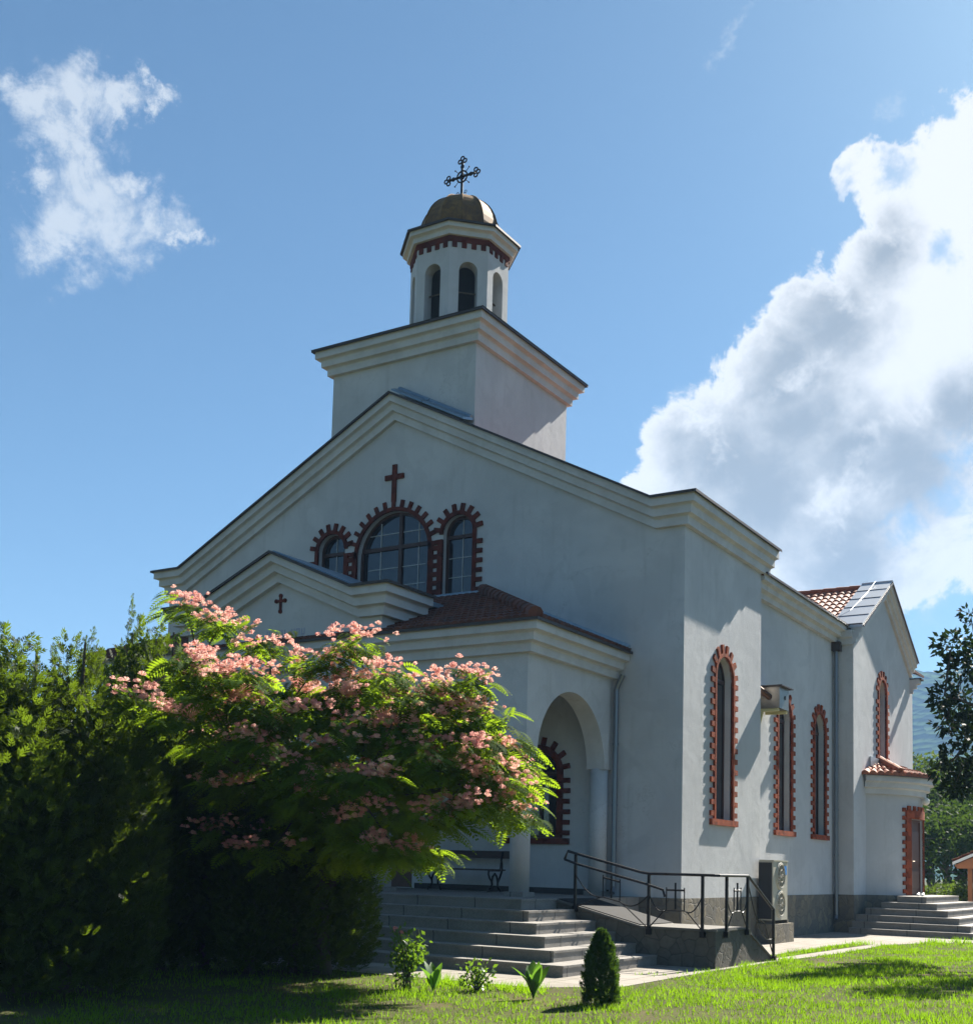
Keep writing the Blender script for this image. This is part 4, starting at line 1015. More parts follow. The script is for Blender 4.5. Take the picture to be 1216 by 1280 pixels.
lamp = thing('wall_lamp', 'small round white lamp on the wall above the side door', 'lamp')
q = MA(-0.02, 3.80, 0.14); m = MB(); m.ball((q[0], q[1], q[2]), 0.115, 16, 10); m.build('lamp_globe', M_lamp, lamp, True)
m = MB(); q0 = MA(-0.02, 3.92, -0.01); m.tube([q0, MA(-0.02, 3.92, 0.14), MA(-0.02, 3.88, 0.14)], 0.03, 8); m.build('lamp_bracket', M_white, lamp)
for i, dx in enumerate((0.0, 0.16)):
    m = MB(); bx_, by_ = 1.42+dx*0.9, 13.95-0.1*i
    m.tube([(bx_, by_-0.12, 1.065), (bx_, by_-0.02, 1.07), (bx_, by_+0.06, 1.08), (bx_, by_+0.12, 1.075)], [0.030, 0.042, 0.038, 0.030], 8)
    m.tube([(bx_, by_+0.02, 1.10), (bx_, by_+0.10, 1.11)], [0.030, 0.028], 8)
    tag(m.build('shoe', M_white), 'white shoe left on the top step at the side door', 'shoe', 'white shoes at the side door')

m = MB()      # dark skirting along the porch floor
m.box(PX0+0.1, CX-0.95, -0.045, -0.021, 1.042, 1.16); m.box(CX+0.95, PX1-0.02, -0.045, -0.021, 1.042, 1.16); m.build('skirting', M_grey, church)

# ------------------------------------------------------------------ ground
def sheet(name, poly, z, mt, kind='structure'):
    m = MB(); m.add([(x, y, z) for x, y in poly], [tuple(range(len(poly)))]); return struct(m.build(name, mt), kind)
sheet('lawn', [(-2400, -140), (2400, -140), (2400, 2400), (-2400, 2400)], 0.0, M_soil)
sheet('paving', [(-15, -8.25), (1.45, -8.30), (2.25, -7.3), (2.18, -4.2), (2.25, -0.4), (1.62, 0.2), (1.60, 5.9), (2.30, 6.2), (2.9, 8.0), (4.2, 10.3), (6, 12), (6, 21), (-15, 21)], 0.006, M_pave)
sheet('kerb_strip', [(1.98, -0.3), (2.28, -0.4), (2.46, 2.4), (2.40, 6.1), (2.12, 6.0)], 0.010, M_pave)

# ------------------------------------------------------------------ foliage helpers
def frames(n, axis, spread):
    """random unit axes about a given direction (n,3) and a perpendicular for each"""
    a = axis + rng.normal(0, spread, (n, 3)); a /= np.linalg.norm(a, axis=1, keepdims=True)
    b = np.cross(a, rng.normal(0, 1, (n, 3))); b /= np.linalg.norm(b, axis=1, keepdims=True)+1e-9
    return a, b
def diamonds(P, A, B, L, W, fold=0.0):
    """one four-point leaf per row: base P, along A, across B"""
    n = len(P); L = np.broadcast_to(L, (n,))[:, None]; W = np.broadcast_to(W, (n,))[:, None]
    V = np.empty((n, 4, 3)); m_ = P+A*L*0.45
    V[:, 0] = P; V[:, 1] = m_+B*W*0.5; V[:, 2] = P+A*L; V[:, 3] = m_-B*W*0.5
    return V.reshape(-1, 3), np.arange(4*n).reshape(n, 4)
class Leaves:
    def __init__(s): s.V = []; s.T = []; s.n = 0
    def add(s, P, A, B, L, W, tint):
        v, f = diamonds(P, A, B, L, W); s.V.append(v); s.T.append(np.repeat(np.broadcast_to(tint, (len(P),)), 4)); s.n += len(v)
    def build(s, name, mt, parent=None):
        V = np.concatenate(s.V); T = np.concatenate(s.T)
        return fast_mesh(name, V, np.arange(len(V)).reshape(-1, 4), mt, parent, T)

def branchy(mb, a, b, r0, r1, sag=0.0, n=7, wob=0.06):
    a, b = np.array(a, float), np.array(b, float); L = np.linalg.norm(b-a); pts = []
    off = rng.normal(0, wob*L, 3)
    for i in range(n):
        t = i/(n-1); pts.append(a+(b-a)*t+off*math.sin(PI*t)+np.array([0, 0, sag*L*math.sin(PI*t)]))
    mb.tube(pts, [r0+(r1-r0)*i/(n-1) for i in range(n)], 7); return pts

def leaf_tree(name, label, cat, base, clumps, leaf, mt, per, trunk_r=0.16, group=None, fork=0.4, aspect=0.55):
    """clumps: list of (centre, radius); leaves scattered through each clump, branches to each"""
    t = thing(name, label, cat, group=group); base = np.array(base, float)
    cs = np.array([c for c, r in clumps]); top = cs.mean(0); fk = base+(top-base)*fork
    m = MB(); branchy(m, base, fk, trunk_r*1.25, trunk_r*0.8, 0, 7, 0.02)
    order = rng.permutation(len(clumps))[:6]; LPp = []
    for i in order: LPp += branchy(m, fk-np.array([0, 0, 0.5])*rng.uniform(0, 1), np.array(clumps[i][0]), trunk_r*0.55, trunk_r*0.10, 0.10, 8, 0.10)[3:]
    LPp = np.array(LPp)
    for c, r in clumps:
        q = LPp[np.argmin(np.linalg.norm(LPp-np.array(c)+np.array([0, 0, 0.3]), axis=1))]
        if np.linalg.norm(q-c) > 0.05: branchy(m, q, np.array(c), trunk_r*0.16, trunk_r*0.06, 0.06, 6, 0.08)
    m.build('trunk', M_bark, t)
    L = Leaves()
    for c, r in clumps:
        n = int(per*(r**1.6)) + 8
        d = rng.normal(0, 1, (n, 3)); d /= np.linalg.norm(d, axis=1, keepdims=True)
        rad = r*rng.uniform(0.25, 1.05, n)**0.6
        P = np.array(c)+d*rad[:, None]*np.array([1, 1, 0.72])
        A, B = frames(n, d*0.7+np.array([0, 0, -0.15]), 0.6)
        tint = np.clip(rng.normal(0.45+0.18*rng.normal(), 0.18, n)+d[:, 2]*0.12, 0, 1)
        s = leaf*rng.uniform(0.7, 1.25, n)
        L.add(P, A, B, s, s*aspect, tint)
    L.build('crown', mt, t); return t
def crown_clumps(c, R, n, rmin, rmax, squash=0.8):
    out = []
    for i in range(n):
        d = rng.normal(0, 1, 3); d /= np.linalg.norm(d)
        if d[2] < -0.55: d[2] = -d[2]*0.5
        q = rng.uniform(0.45, 1.0)
        out.append((np.array(c)+d*np.array([R, R, R*squash])*q, rng.uniform(rmin, rmax)))
    return out

# ------------------------------------------------------------------ thuja hedge
def thuja_meshes(H, R, N, seed, spires):
    r_ = np.random.default_rng(seed); L = Leaves()
    def frondset(P, axis, side, size, tint):
        n = len(P)
        for k, (ang_, fr, ln) in enumerate(((0, 0.45, 0.55), (0.6, 0.10, 0.45), (-0.6, 0.10, 0.45), (0.65, 0.35, 0.42), (-0.65, 0.35, 0.42), (0.6, 0.58, 0.32), (-0.6, 0.58, 0.32))):
            A = axis*math.cos(ang_)+side*math.sin(ang_); nrm = np.cross(axis, side); B = np.cross(nrm, A)
            L.add(P+axis*(size*fr)[:, None], A, B, size*ln, size*0.13, tint)
    NP = 30
    for i in range(NP):
        a = r_.uniform(0, 2*PI); rr = R*math.sqrt(r_.uniform(0.0, 1.0))*0.86; f = rr/R
        zt_ = H*(1.0-0.42*f**1.6)*r_.uniform(0.80, 1.0); zb_ = max(0.0, zt_*(0.30-0.3*f)*r_.uniform(0, 1)); pr_ = R*r_.uniform(0.28, 0.42)
        n = int(N/NP*(zt_-zb_)/H*1.75); t = r_.uniform(0, 1, n)
        q = r_.uniform(0, 2*PI, n); w = pr_*np.clip(1.25*(1-t)**0.45, 0.30, 1)*np.clip(0.3+3*t, 0, 1)*r_.uniform(0.3, 1.05, n)**0.5
        lx, ly = r_.normal(0, 0.05, 2)
        P = np.stack([math.cos(a)*rr+np.cos(q)*w+lx*t*zt_*0.3, math.sin(a)*rr+np.sin(q)*w+ly*t*zt_*0.3, zb_+t*(zt_-zb_)], 1)
        out_ = np.stack([np.cos(q), np.sin(q), 0*q], 1)
        ax = out_*0.65+np.array([0, 0, 0.75])+r_.normal(0, 0.33, (n, 3)); ax /= np.linalg.norm(ax, axis=1, keepdims=True)
        sd_ = np.cross(ax, r_.normal(0, 1, (n, 3))); sd_ /= np.linalg.norm(sd_, axis=1, keepdims=True)
        frondset(P, ax, sd_, r_.uniform(0.10, 0.20, n), np.clip(r_.normal(0.42+0.25*r_.normal(), 0.2, n)+0.2*(t-0.5), 0, 1))
    for i in range(spires):
        a = r_.uniform(0, 2*PI); rr = R*r_.uniform(0.0, 0.62); h0 = H*(0.86-0.22*rr/R); hh = r_.uniform(0.35, 0.95)*(1-0.4*rr/R)
        n = int(22+75*hh); t = r_.uniform(0, 1, n)
        lean = r_.normal(0, 0.10, 2)
        P = np.stack([math.cos(a)*rr+lean[0]*t*hh, math.sin(a)*rr+lean[1]*t*hh, h0-0.1+t*hh], 1)+r_.normal(0, 0.022, (n, 3))*(1.4-t)[:, None]
        ax = np.array([0, 0, 1.0])+r_.normal(0, 0.42, (n, 3)); ax /= np.linalg.norm(ax, axis=1, keepdims=True)
        sd_ = np.cross(ax, r_.normal(0, 1, (n, 3))); sd_ /= np.linalg.norm(sd_, axis=1, keepdims=True)
        frondset(P, ax, sd_, r_.uniform(0.05, 0.10, n)*(1.2-0.5*t), r_.uniform(0.2, 0.6, n))
    return L
TH_SPOTS = [(-25, 11.9, 4.0, 1.0), (34, 12.5, 4.02, 1.0), (92, 12.8, 4.18, 0.95), (150, 15.6, 4.85, 1.0), (206, 16.0, 4.95, 1.0), (262, 16.2, 3.9, 1.0), (318, 15.9, 3.60, 0.92), (372, 16.1, 3.20, 0.90), (412, 16.6, 2.3, 0.7)]
TH_LAB = ['tall green thuja cut by the left edge of the photograph', 'sunlit green thuja beside the one at the left edge of the hedge', 'tallest thuja of the hedge with a high ragged leader against the sky',
          'thuja with two thin shoots against the sky, fourth in the hedge', 'dark thuja under the tip of the silk tree branches, fifth in the hedge', 'dark thuja directly under the pale portal gable of the church',
          'shaded thuja hidden behind the pink flowering silk tree', 'low shaded thuja near the stem of the silk tree', 'short dark thuja ending the hedge at the front steps']
th_base = [thuja_meshes(4.2, 0.95, 6600, 3, 11), thuja_meshes(4.2, 0.95, 6600, 8, 10), thuja_meshes(4.2, 0.95, 6600, 21, 12)]
th_mesh = []
for i, (u, dep, H, R) in enumerate(TH_SPOTS):
    p = pt(u, 1060, dep+1.2)
    t = thing('thuja', TH_LAB[i], 'thuja', group='thujas in the dark hedge left of the church')
    if i < 3:
        o = th_base[i].build('foliage', L_thuja, t); th_mesh.append(o.data)
        m = MB(); m.tube([(0, 0, 0), (0.02, 0, 2.0), (0, 0.02, 3.9)], [0.07, 0.05, 0.012], 7); tk = m.build('trunk', M_bark, t); th_mesh_t = tk.data
    else:
        o = bpy.data.objects.new('foliage', th_mesh[i % 3]); scene.collection.objects.link(o); o.parent = t
        tk = bpy.data.objects.new('trunk', th_mesh_t); scene.collection.objects.link(tk); tk.parent = t
    t.location = (p[0], p[1], 0); t.rotation_euler = (0, 0, i*2.1); t.scale = (R/0.95*1.08, R/0.95*1.08, H/4.4*1.10)

# ------------------------------------------------------------------ silk tree
silk = thing('silk_tree', 'spreading silk tree with feathery leaves and pink tufted flowers in front of the porch', 'tree')
SPR = [(232, 752), (275, 775), (335, 800), (235, 822), (300, 835), (155, 868), (205, 888), (258, 902), (300, 922), (350, 852), (400, 820), (440, 798), (420, 868),
       (480, 838), (540, 850), (585, 842), (360, 955), (420, 925), (500, 905), (560, 898), (600, 882), (628, 930), (380, 990), (455, 965), (540, 955), (592, 960),
       (632, 975), (642, 1012), (505, 1010), (575, 1005), (460, 1050), (500, 1062), (430, 1020), (255, 845), (285, 868), (380, 890), (455, 905), (340, 905), (500, 868),
       (620, 1000), (410, 968), (548, 1022), (325, 880), (520, 930), (585, 930)]
C0 = np.array([400.0, 960.0])
sprays = []
for (u, v) in SPR:
    r2 = ((u-C0[0])/300)**2+((v-C0[1])/250)**2
    dep = 16.7-2.3*math.sqrt(max(0.03, 1-r2))*(0.75+0.35*(v-760)/300)+rng.uniform(-0.25, 0.25)
    if u < 340 and v > 810: dep = min(dep, 14.3+rng.uniform(-0.3, 0.3))
    sprays.append((pt(u, v+8, dep), True))
poly_top = [(215, 745), (330, 800), (440, 800), (600, 850), (660, 950)]
for i in range(62):
    u = rng.uniform(225, 650); lim = np.interp(u, [200, 300, 440, 600, 660], [800, 830, 830, 880, 980])
    v = rng.uniform(lim+15, 1070 if u < 500 else 985); dep = rng.uniform(15.2, 18.0)
    sprays.append((pt(u, v, dep), rng.uniform() < 0.55))
for i in range(26):     # shaded hanging sprays low on the crown
    sprays.append((pt(rng.uniform(385, 548), rng.uniform(985, 1085), rng.uniform(15.4, 17.2)), False))
for i in range(40):     # dense inner foliage
    u = rng.uniform(260, 620); lim = np.interp(u, [200, 300, 440, 600, 660], [810, 850, 850, 900, 990])
    sprays.append((pt(u, rng.uniform(lim+20, 1000), rng.uniform(15.6, 17.6)), False))
base = np.array([-1.55, -9.0, 0.0]); fork = np.array([-1.75, -8.9, 1.15])
tb = MB(); limbs = []
branchy(tb, base, fork, 0.13, 0.11, 0, 6, 0.03)
for (u, v, dep) in ((250, 800, 15.6), (330, 860, 15.0), (420, 850, 16.6), (500, 880, 16.0), (590, 920, 16.2), (600, 960, 15.2), (300, 930, 14.6), (450, 970, 14.8), (520, 1010, 17.2), (400, 900, 17.4)):
    limbs.append(branchy(tb, fork, pt(u, v, dep)-np.array([0, 0, 0.25]), 0.075, 0.022, 0.10, 10, 0.05))
LP = np.array([p for L_ in limbs for p in L_[3:]])
SL = Leaves(); FV = []; FF = []; FT = []
up = np.array([0, 0, 1.0])
def silk_leaf(P, dirh, length, tint):
    """one twice-feathered leaf: a drooping rachis with pairs of narrow pinnae"""
    npair = 9; s = np.linspace(0.16, 1.0, npair)
    droop = rng.uniform(0.25, 0.65); lift = rng.uniform(0.05, 0.45)
    pts = P+dirh*(s*length)[:, None]+up*(length*(lift*s-(lift+droop)*s**2))[:, None]
    tan = dirh+up*(lift-2*(lift+droop)*s)[:, None]; tan /= np.linalg.norm(tan, axis=1, keepdims=True)
    side = np.cross(tan, up); side /= np.linalg.norm(side, axis=1, keepdims=True)+1e-9
    roll = rng.normal(0, 0.35); nn = np.cross(side, tan)
    side = side*math.cos(roll)+nn*math.sin(roll); nn = np.cross(side, tan)
    pl = length*0.40*np.sin(PI*(0.18+0.74*s))
    for sg in (-1, 1):
        A = side*sg*0.83+tan*0.50-up*0.16; A /= np.linalg.norm(A, axis=1, keepdims=True)
        B = np.cross(A, nn); B /= np.linalg.norm(B, axis=1, keepdims=True)+1e-9
        SL.add(pts, A, B, pl, length*0.098, tint+rng.normal(0, 0.05, npair))
    d = pts[-1]-P; SL.add(P[None], (d/np.linalg.norm(d))[None], side[:1], np.linalg.norm(d)*0.98, 0.008, 0.3)
def flower(P, r, axis, t0):
    n = 36; A, B = frames(n, np.tile(axis, (n, 1))*0.62, 0.52)
    A[:, 2] = np.abs(A[:, 2])*0.9+0.05; A /= np.linalg.norm(A, axis=1, keepdims=True)
    V = np.empty((n, 3, 3)); w = r*0.105
    V[:, 0] = P; V[:, 1] = P+A*r+B*w; V[:, 2] = P+A*r-B*w
    o = sum(len(x) for x in FV); FV.append(V.reshape(-1, 3)); FF.append(np.arange(3*n).reshape(n, 3)+o)
    T = np.empty((n, 3)); T[:, 0] = 1.0; T[:, 1:] = np.clip(rng.normal(t0, 0.2, n), 0, 1)[:, None]; FT.append(T.ravel())
for (c, fl_) in sprays:
    k = np.argmin(np.linalg.norm(LP-(c-np.array([0, 0, 0.25])), axis=1)); a = LP[k]
    branchy(tb, a, c, 0.016, 0.006, 0.05, 6, 0.05)
    out = c-np.array([-1.9, -9.2, 2.2]); out[2] = 0; out /= np.linalg.norm(out)+1e-6
    nl = int(rng.integers(38, 50))
    for i in range(nl):
        q = rng.uniform(0, 2*PI); dirh = np.array([math.cos(q), math.sin(q), 0])*0.9+out*0.55; dirh /= np.linalg.norm(dirh)
        P = c+rng.normal(0, 0.13, 3)*np.array([1.3, 1.3, 0.55])-up*0.03
        silk_leaf(P, dirh, rng.uniform(0.20, 0.36), float(np.clip(rng.normal(0.5, 0.2), 0, 1)))
    if fl_:
        for cl in range(int(rng.integers(4, 6))):
            cc = c+np.array([rng.normal(0, 0.20), rng.normal(0, 0.20), rng.uniform(0.06, 0.14)])
            for h in range(int(rng.integers(9, 14))):
                flower(cc+rng.normal(0, 0.065, 3)*np.array([1.4, 1.4, 0.8]), rng.uniform(0.036, 0.058), np.array([rng.normal(0, 0.35), rng.normal(0, 0.35), 1.0]), rng.choice([0.02, 0.2, 0.45, 0.8], p=[0.35, 0.3, 0.2, 0.15]))
tb.build('trunk', M_bark, silk, True)
SL.build('foliage', L_silk, silk)
fast_mesh('blossom', np.concatenate(FV), np.concatenate(FF), L_flow, silk, np.concatenate(FT))

# ------------------------------------------------------------------ small plants along the lawn edge
con = thing('young_conifer', 'small pointed thuja standing alone on the lawn in front of the steps', 'conifer')
L = th_r = None
r_ = np.random.default_rng(5); L = Leaves(); N = 2300; H, R = 0.83, 0.19
z = H*r_.uniform(0, 1, N)**0.9; th_ = r_.uniform(0, 2*PI, N)
prof = R*np.sin(np.clip((1-z/H), 0, 1)**0.75*PI*0.60)*(1+0.12*np.sin(th_*5+z*9)); q = r_.uniform(0.4, 1, N)**0.5
P = np.stack([np.cos(th_)*prof*q, np.sin(th_)*prof*q, z], 1)
ax = np.stack([np.cos(th_)*0.4, np.sin(th_)*0.4, 0*z+0.9], 1)+r_.normal(0, 0.42, (N, 3)); ax /= np.linalg.norm(ax, axis=1, keepdims=True)
s_ = np.cross(ax, r_.normal(0, 1, (N, 3))); s_ /= np.linalg.norm(s_, axis=1, keepdims=True)
for an, fr, ln in ((0, 0.4, 0.6), (0.6, 0.1, 0.5), (-0.6, 0.1, 0.5), (0.6, 0.4, 0.42), (-0.6, 0.4, 0.42)):
    A = ax*math.cos(an)+s_*math.sin(an); B = np.cross(np.cross(ax, s_), A)
    L.add(P+ax*0.085*fr, A, B, 0.085*ln*1.1, 0.014, np.clip(r_.normal(0.45, 0.2, N), 0, 1))
L.build('foliage', L_con, con); m = MB(); m.tube([(0, 0, 0), (0, 0, 0.7)], [0.02, 0.006], 6); m.build('trunk', M_bark, con)
con.location = (3.02, -9.50, 0)

def bush(name, label, base, H, R, n, leaf, mt, stems=7, flowers=0):
    t = thing(name, label, 'shrub'); b = np.array(base, float); m = MB(); L = Leaves(); tips = []
    for i in range(stems):
        q = rng.uniform(0, 2*PI); e = b+np.array([math.cos(q)*R*rng.uniform(0.2, 0.9), math.sin(q)*R*rng.uniform(0.2, 0.9), H*rng.uniform(0.65, 1.0)])
        pts = branchy(m, b+rng.normal(0, 0.02, 3)*np.array([1, 1, 0]), e, 0.012, 0.004, 0.05, 8, 0.05); tips.append(e)
        k = n//stems; tt = rng.uniform(0.25, 1.0, k); ii = np.clip((tt*7).astype(int), 0, 7)
        P = np.array(pts)[ii]+rng.normal(0, R*0.20, (k, 3)); P[:, 2] = np.maximum(P[:, 2], 0.02)
        A, B = frames(k, np.tile(np.array([0, 0, 0.15]), (k, 1))+(P-np.array(pts)[ii])*3, 0.5)
        s = leaf*rng.uniform(0.7, 1.3, k); L.add(P, A, B, s, s*0.55, np.clip(rng.normal(0.45, 0.22, k), 0, 1))
    m.build('stem', M_bark, t); L.build('foliage', mt, t)
    if flowers:
        for e in tips[:flowers]:
            fv = []; ff = []; ftt = []; o = 0
            A, B = frames(16, np.tile(up*0.5, (16, 1)), 0.6); V = np.empty((16, 3, 3)); pp_ = e+np.array([0, 0, 0.03])
            V[:, 0] = pp_; V[:, 1] = pp_+A*0.035+B*0.014; V[:, 2] = pp_+A*0.035-B*0.014; fv.append(V.reshape(-1, 3)); ff.append(np.arange(48).reshape(16, 3)+o); o += 48; ftt.append(np.full(48, 0.1))
            fast_mesh('flower', np.concatenate(fv), np.concatenate(ff), L_flow, t, np.concatenate(ftt))
    return t
bush('rose_bush', 'leafy rose bush with a few pink buds at the left end of the steps', (0.42, -9.75, 0), 0.82, 0.36, 620, 0.075, L_shrub, 9, 2)
bush('low_shrub', 'low leafy shrub at the lawn edge between the rose bush and the broad-leaved plant', (1.15, -9.25, 0), 0.36, 0.30, 300, 0.065, L_shrub, 7)
def canna(label, base, H, n, seed):
    r_ = np.random.default_rng(seed); t = thing('broad_leaved_plant', label, 'plant', group='broad-leaved plants along the lawn edge')
    for i in range(n):
        q = r_.uniform(0, 2*PI); lean = r_.uniform(0.15, 0.65); h = H*r_.uniform(0.6, 1.0); w = 0.055*r_.uniform(0.8, 1.3); V = []; 
        d = np.array([math.cos(q), math.sin(q), 0]); sdv = np.array([-math.sin(q), math.cos(q), 0]); ns = 9
        for k in range(ns+1):
            s = k/ns; p = np.array(base)+d*(lean*h*s**1.6)+up*(h*(s-0.22*lean*s*s)); ww = w*math.sin(PI*(0.08+0.92*s))**0.8*(0.35+0.9*min(1, s*2)) if s < 1 else 0.002
            V += [p-sdv*ww+up*0.02*ww/w, p, p+sdv*ww+up*0.02*ww/w]
        F = [(3*k+j, 3*k+j+1, 3*k+j+4, 3*k+j+3) for k in range(ns) for j in (0, 1)]
        fast_mesh('leaf', V, F, L_canna, t, np.full(len(V), r_.uniform(0.2, 0.8)))
canna('broad-leaved green plant on the lawn between the low shrub and the young conifer', (2.12, -9.50, 0), 0.52, 9, 2)
canna('small broad-leaved plant right beside the rose bush', (0.80, -9.70, 0), 0.42, 6, 4)

# ------------------------------------------------------------------ trees on the right
CL = [((1190, 805), 24.5, 0.42), ((1205, 835), 25, 0.5), ((1180, 870), 24, 0.34), ((1200, 880), 25.5, 0.5), ((1182, 905), 25, 0.3), ((1212, 910), 24, 0.5), ((1195, 945), 24.5, 0.42), ((1213, 770), 26, 0.26),
      ((1175, 965), 25.5, 0.30), ((1208, 970), 26, 0.5), ((1230, 820), 25, 0.6), ((1235, 900), 26, 0.7), ((1230, 970), 25, 0.6), ((1192, 985), 25, 0.3)]
cl = [(pt(u, v, d), r*0.95) for (u, v), d, r in CL]
cl += [(np.array([6.6, 3.4, 5.6])+rng.normal(0, 1, 3)*np.array([1.0, 1.3, 0.9])+np.array([0.9, 0, 0]), rng.uniform(0.5, 0.8)) for i in range(22)]
leaf_tree('dark_tree', 'dark broad-leaved tree reaching in from the right edge in front of the hill', 'tree', (7.2, 3.4, 0), cl, 0.155, L_dark, 780, 0.13, None, 0.5, 0.5)
def btree(u, vtop, dep, R, mt, label, name='tree', n=26, leaf=0.26, per=150, squash=0.9):
    p = pt(u, 1100, dep); topz = pt(u, vtop, dep)[2]; c = np.array([p[0], p[1], topz-R*squash*0.95])
    leaf_tree(name, label, 'tree', (p[0], p[1], 0), crown_clumps(c, R, n, R*0.28, R*0.48, squash), leaf, mt, per, 0.2, 'trees behind the church on the right', 0.45)
btree(1165, 938, 70, 2.6, L_treel, 'light green tree showing above the tiled roof of the round annex', n=24, leaf=0.26)
btree(1205, 950, 64, 3.0, L_tree, 'mid green tree below the dark overhanging branches at the right edge', n=26, leaf=0.27)
btree(1180, 1000, 55, 2.2, L_tree, 'dark green leafy tree directly right of the round annex', n=24, leaf=0.24)
btree(1222, 1010, 52, 2.4, L_tree, 'dense tree above the small shelter roof', n=24, leaf=0.24)
btree(1150, 1030, 58, 1.8, L_tree, 'low dark tree behind the brown side door', n=20, leaf=0.22)
btree(1260, 960, 60, 3.2, L_tree, 'tree mostly beyond the right edge behind the shelter', n=22, leaf=0.3)
for u, v, d, lab in ((1162, 1092, 44, 'bright flowering bush just behind the side steps'), (1185, 1088, 46, 'pale green bush left of the shelter roof'), (1206, 1098, 43, 'low grey-green bush under the shelter roof')):
    p = pt(u, 1105, d); h = pt(u, v, d)[2]
    leaf_tree('garden_bush', lab, 'bush', (p[0], p[1], 0), crown_clumps((p[0], p[1], h*0.5), 0.75, 12, 0.25, 0.45, h/1.9), 0.13, L_treel, 260, 0.04, 'bushes beyond the side steps', 0.3)

# ------------------------------------------------------------------ shelter at the right edge
sh = thing('wooden_shelter', 'small open shelter with tiled roof and orange timber at the right edge', 'shelter')
p = pt(1190, 1081, 42.0); ex, ey, ez = p; rw, rl_, rh = 2.2, 3.5, 1.0
m = MB()
tile_field(m, (ex, ey+rl_, ez+0.10), (0, -1, 0), (rw, 0, rh), rl_, math.hypot(rw, rh)); tile_field(m, (ex+2*rw, ey, ez+0.10), (0, 1, 0), (-rw, 0, rh), rl_, math.hypot(rw, rh))
m.build('roof', M_tile, sh)
m = MB()
for s in (0, 1):
    x0, x1 = (ex, ex+rw) if s == 0 else (ex+2*rw, ex+rw)
    m.hexa([(x0, ey-0.02, ez), (x1, ey-0.02, ez+rh), (x1, ey+0.05, ez+rh), (x0, ey+0.05, ez), (x0, ey-0.02, ez+0.10), (x1, ey-0.02, ez+rh+0.10), (x1, ey+0.05, ez+rh+0.10), (x0, ey+0.05, ez+0.10)])
m.build('fascia', M_white, sh)
m = MB(); m.prism([(ex+0.12, ez-0.12), (ex+2*rw-0.12, ez-0.12), (ex+2*rw-0.12, ez+0.02), (ex+rw, ez+rh-0.03), (ex+0.12, ez+0.02)], 'y', ey+0.06, ey+0.12)
m.prism([(ex+0.05, ez-0.06), (ex+rw, ez+rh-0.06), (ex+2*rw-0.05, ez-0.06), (ex+2*rw-0.05, ez), (ex+rw, ez+rh), (ex+0.05, ez)], 'y', ey+0.13, ey+rl_)
m.build('gable_board', M_owood, sh)
for dx in (0.5, 2*rw-0.5):
    for dy in (0.4, rl_-0.4):
        m = MB(); m.box(ex+dx-0.07, ex+dx+0.07, ey+dy-0.07, ey+dy+0.07, 0, ez-0.0); m.build('post', M_owood, sh)

# ------------------------------------------------------------------ grass
def in_lawn(x, y):
    edge = np.interp(y, [-8.3, -7.3, -4.2, -0.4, 2.4, 6.1, 8.0, 10.3, 12], [1.5, 2.27, 2.2, 2.27, 2.46, 2.42, 2.9, 4.2, 6.0])
    a = (x > edge) & (y > -8.35) & (y < 12)
    b = (y <= -8.35)
    c = (x > 1.62) & (x < 2.0) & (y > 0.2) & (y < 5.9)
    d = (y >= 12) & (x > 6)
    return a | b | c | d
GV = []; GT = []
def clump_noise(x, y):
    return np.sin(x*3.1+np.sin(y*2.3)*1.7)*np.sin(y*2.7+np.sin(x*1.9)*1.3)*0.5+0.5*np.sin(x*7.7+y*5.1)*np.sin(y*8.3-x*3.3)
def grass(n, x0, x1, y0, y1, h0, h1, w):
    x = rng.uniform(x0, x1, n); y = rng.uniform(y0, y1, n); cn = clump_noise(x, y)
    dx, dy = x-CAM[0], y-CAM[1]; dist = np.hypot(dx, dy); azm = np.degrees(np.arctan2(dx, dy))
    k = in_lawn(x, y) & (azm > -60) & (azm < -3) & (dist > 11) & (rng.uniform(0, 1, n) < 0.55+0.6*cn)
    big_ = np.sin(x*1.3+1.0+np.sin(y*0.9)*2)*np.sin(y*1.1+np.sin(x*0.7)*2)
    bare = np.clip((-x-0.2)*0.35, 0, 0.72)*(y < -8.3)
    k &= (rng.uniform(0, 1, n) > bare) & (rng.uniform(0, 1, n) < 0.8+0.45*big_)
    x, y, cn, big_ = x[k], y[k], cn[k], big_[k]; n = len(x)
    h = rng.uniform(h0, h1, n)*(0.75+0.5*np.clip(cn, -0.5, 1)+0.3*big_); q = rng.uniform(0, 2*PI, n); ln = rng.uniform(0.1, 0.8, n)*h
    V = np.empty((n, 3, 3)); a = rng.uniform(0, PI, n)
    V[:, 0] = np.stack([x+np.cos(a)*w, y+np.sin(a)*w, 0*x], 1); V[:, 1] = np.stack([x-np.cos(a)*w, y-np.sin(a)*w, 0*x], 1)
    V[:, 2] = np.stack([x+np.cos(q)*ln, y+np.sin(q)*ln, h], 1)
    GV.append(V.reshape(-1, 3)); GT.append(np.repeat(np.clip(rng.normal(0.5, 0.28, n)+0.2*cn+0.2*big_, 0, 1), 3))
grass(150000, -4, 8.5, -15.5, -4, 0.035, 0.095, 0.006)
grass(90000, 1.5, 10, -4, 8, 0.035, 0.09, 0.008)
grass(40000, 2, 14, 8, 26, 0.05, 0.12, 0.013)
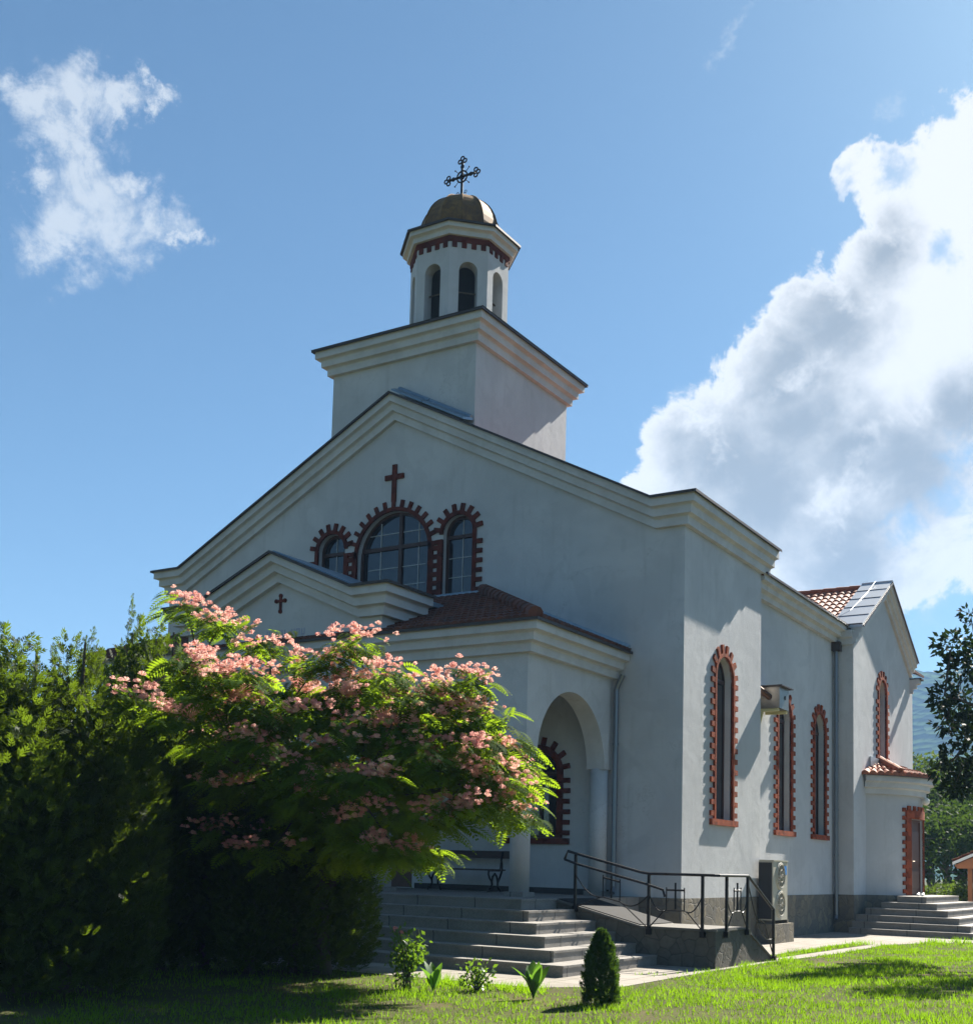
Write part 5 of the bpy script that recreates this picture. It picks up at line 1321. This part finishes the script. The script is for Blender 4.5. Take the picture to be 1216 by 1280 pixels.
# weeds and taller tufts along the edges of the paving
for (tx_, ty_, n_, h_) in ((2.35, -0.6, 50, 0.16), (1.95, 6.1, 60, 0.14), (3.1, 8.2, 80, 0.18), (3.5, 9.0, 70, 0.2), (1.3, -8.7, 90, 0.14), (2.3, -7.9, 60, 0.12), (0.4, -8.9, 120, 0.2), (1.7, -8.9, 90, 0.16), (2.3, -4.6, 40, 0.1), (1.75, -5.2, 30, 0.06), (2.2, -2.5, 60, 0.13)):
    x = rng.normal(tx_, 0.14, n_); y = rng.normal(ty_, 0.16, n_); q = rng.uniform(0, 2*PI, n_); h = h_*rng.uniform(0.4, 1, n_); V = np.empty((n_, 3, 3))
    V[:, 0] = np.stack([x+0.008, y, 0*x], 1); V[:, 1] = np.stack([x-0.008, y, 0*x], 1); V[:, 2] = np.stack([x+np.cos(q)*h*0.5, y+np.sin(q)*h*0.5, h], 1)
    GV.append(V.reshape(-1, 3)); GT.append(np.repeat(rng.uniform(0.3, 0.9, n_), 3))
V = np.concatenate(GV)
struct(tag(fast_mesh('grass', V, np.arange(len(V)).reshape(-1, 3), L_grass, None, np.concatenate(GT)), 'sunlit short green lawn grass with clover tufts', 'grass'), 'stuff')

# ------------------------------------------------------------------ hill and haze
nx_, ny_ = 160, 60; xs = np.linspace(-1500, 1100, nx_); ys = np.linspace(620, 1700, ny_)
XX, YY = np.meshgrid(xs, ys); s_ = np.clip((YY-620)/520, 0, 1); s_ = s_*s_*(3-2*s_); bk = np.clip((1700-YY)/500, 0, 1)
ridge = 208+22*np.sin(XX/210+0.6)+11*np.sin(XX/71+1.2)+5*np.sin(XX/29)+3*np.sin(XX/13+YY/40)
ridge = ridge*np.interp(XX, [-1500, -900, -300, 0, 1100], [0.55, 0.8, 1.02, 0.97, 0.7])
def octave(n, amp):
    g = rng.normal(0, 1, (n//2+2, n+2)); gx = (XX-xs[0])/(xs[-1]-xs[0])*n; gy = (YY-ys[0])/(ys[-1]-ys[0])*(n//2)
    i = gx.astype(int); j = gy.astype(int); fx = gx-i; fy = gy-j; fx = fx*fx*(3-2*fx); fy = fy*fy*(3-2*fy)
    return amp*((g[j, i]*(1-fx)+g[j, i+1]*fx)*(1-fy)+(g[j+1, i]*(1-fx)+g[j+1, i+1]*fx)*fy)
ZZ = (ridge+octave(14, 7)+octave(40, 5)+octave(110, 2.5)+rng.normal(0, 1.3, XX.shape))*s_*bk**0.5-0.5
HV = np.stack([XX.ravel(), YY.ravel(), ZZ.ravel()], 1); HF = np.array([(j*nx_+i, j*nx_+i+1, (j+1)*nx_+i+1, (j+1)*nx_+i) for j in range(ny_-1) for i in range(nx_-1)])
struct(fast_mesh('hill', HV, HF, M_hill))

HAZE = True
if HAZE:
    mz, tz, oz = mat('haze')
    pv = tz.n('ShaderNodeVolumePrincipled', {'Color': rgb(0.34, 0.60, 1.0), 'Density': 0.0004, 'Anisotropy': 0.0})
    tz.t.links.new(pv.outputs[0], oz.inputs['Volume'])
    m = MB(); m.box(-2600, 2600, -160, 2600, -1.5, 275)
    struct(m.build('haze', mz), 'stuff')
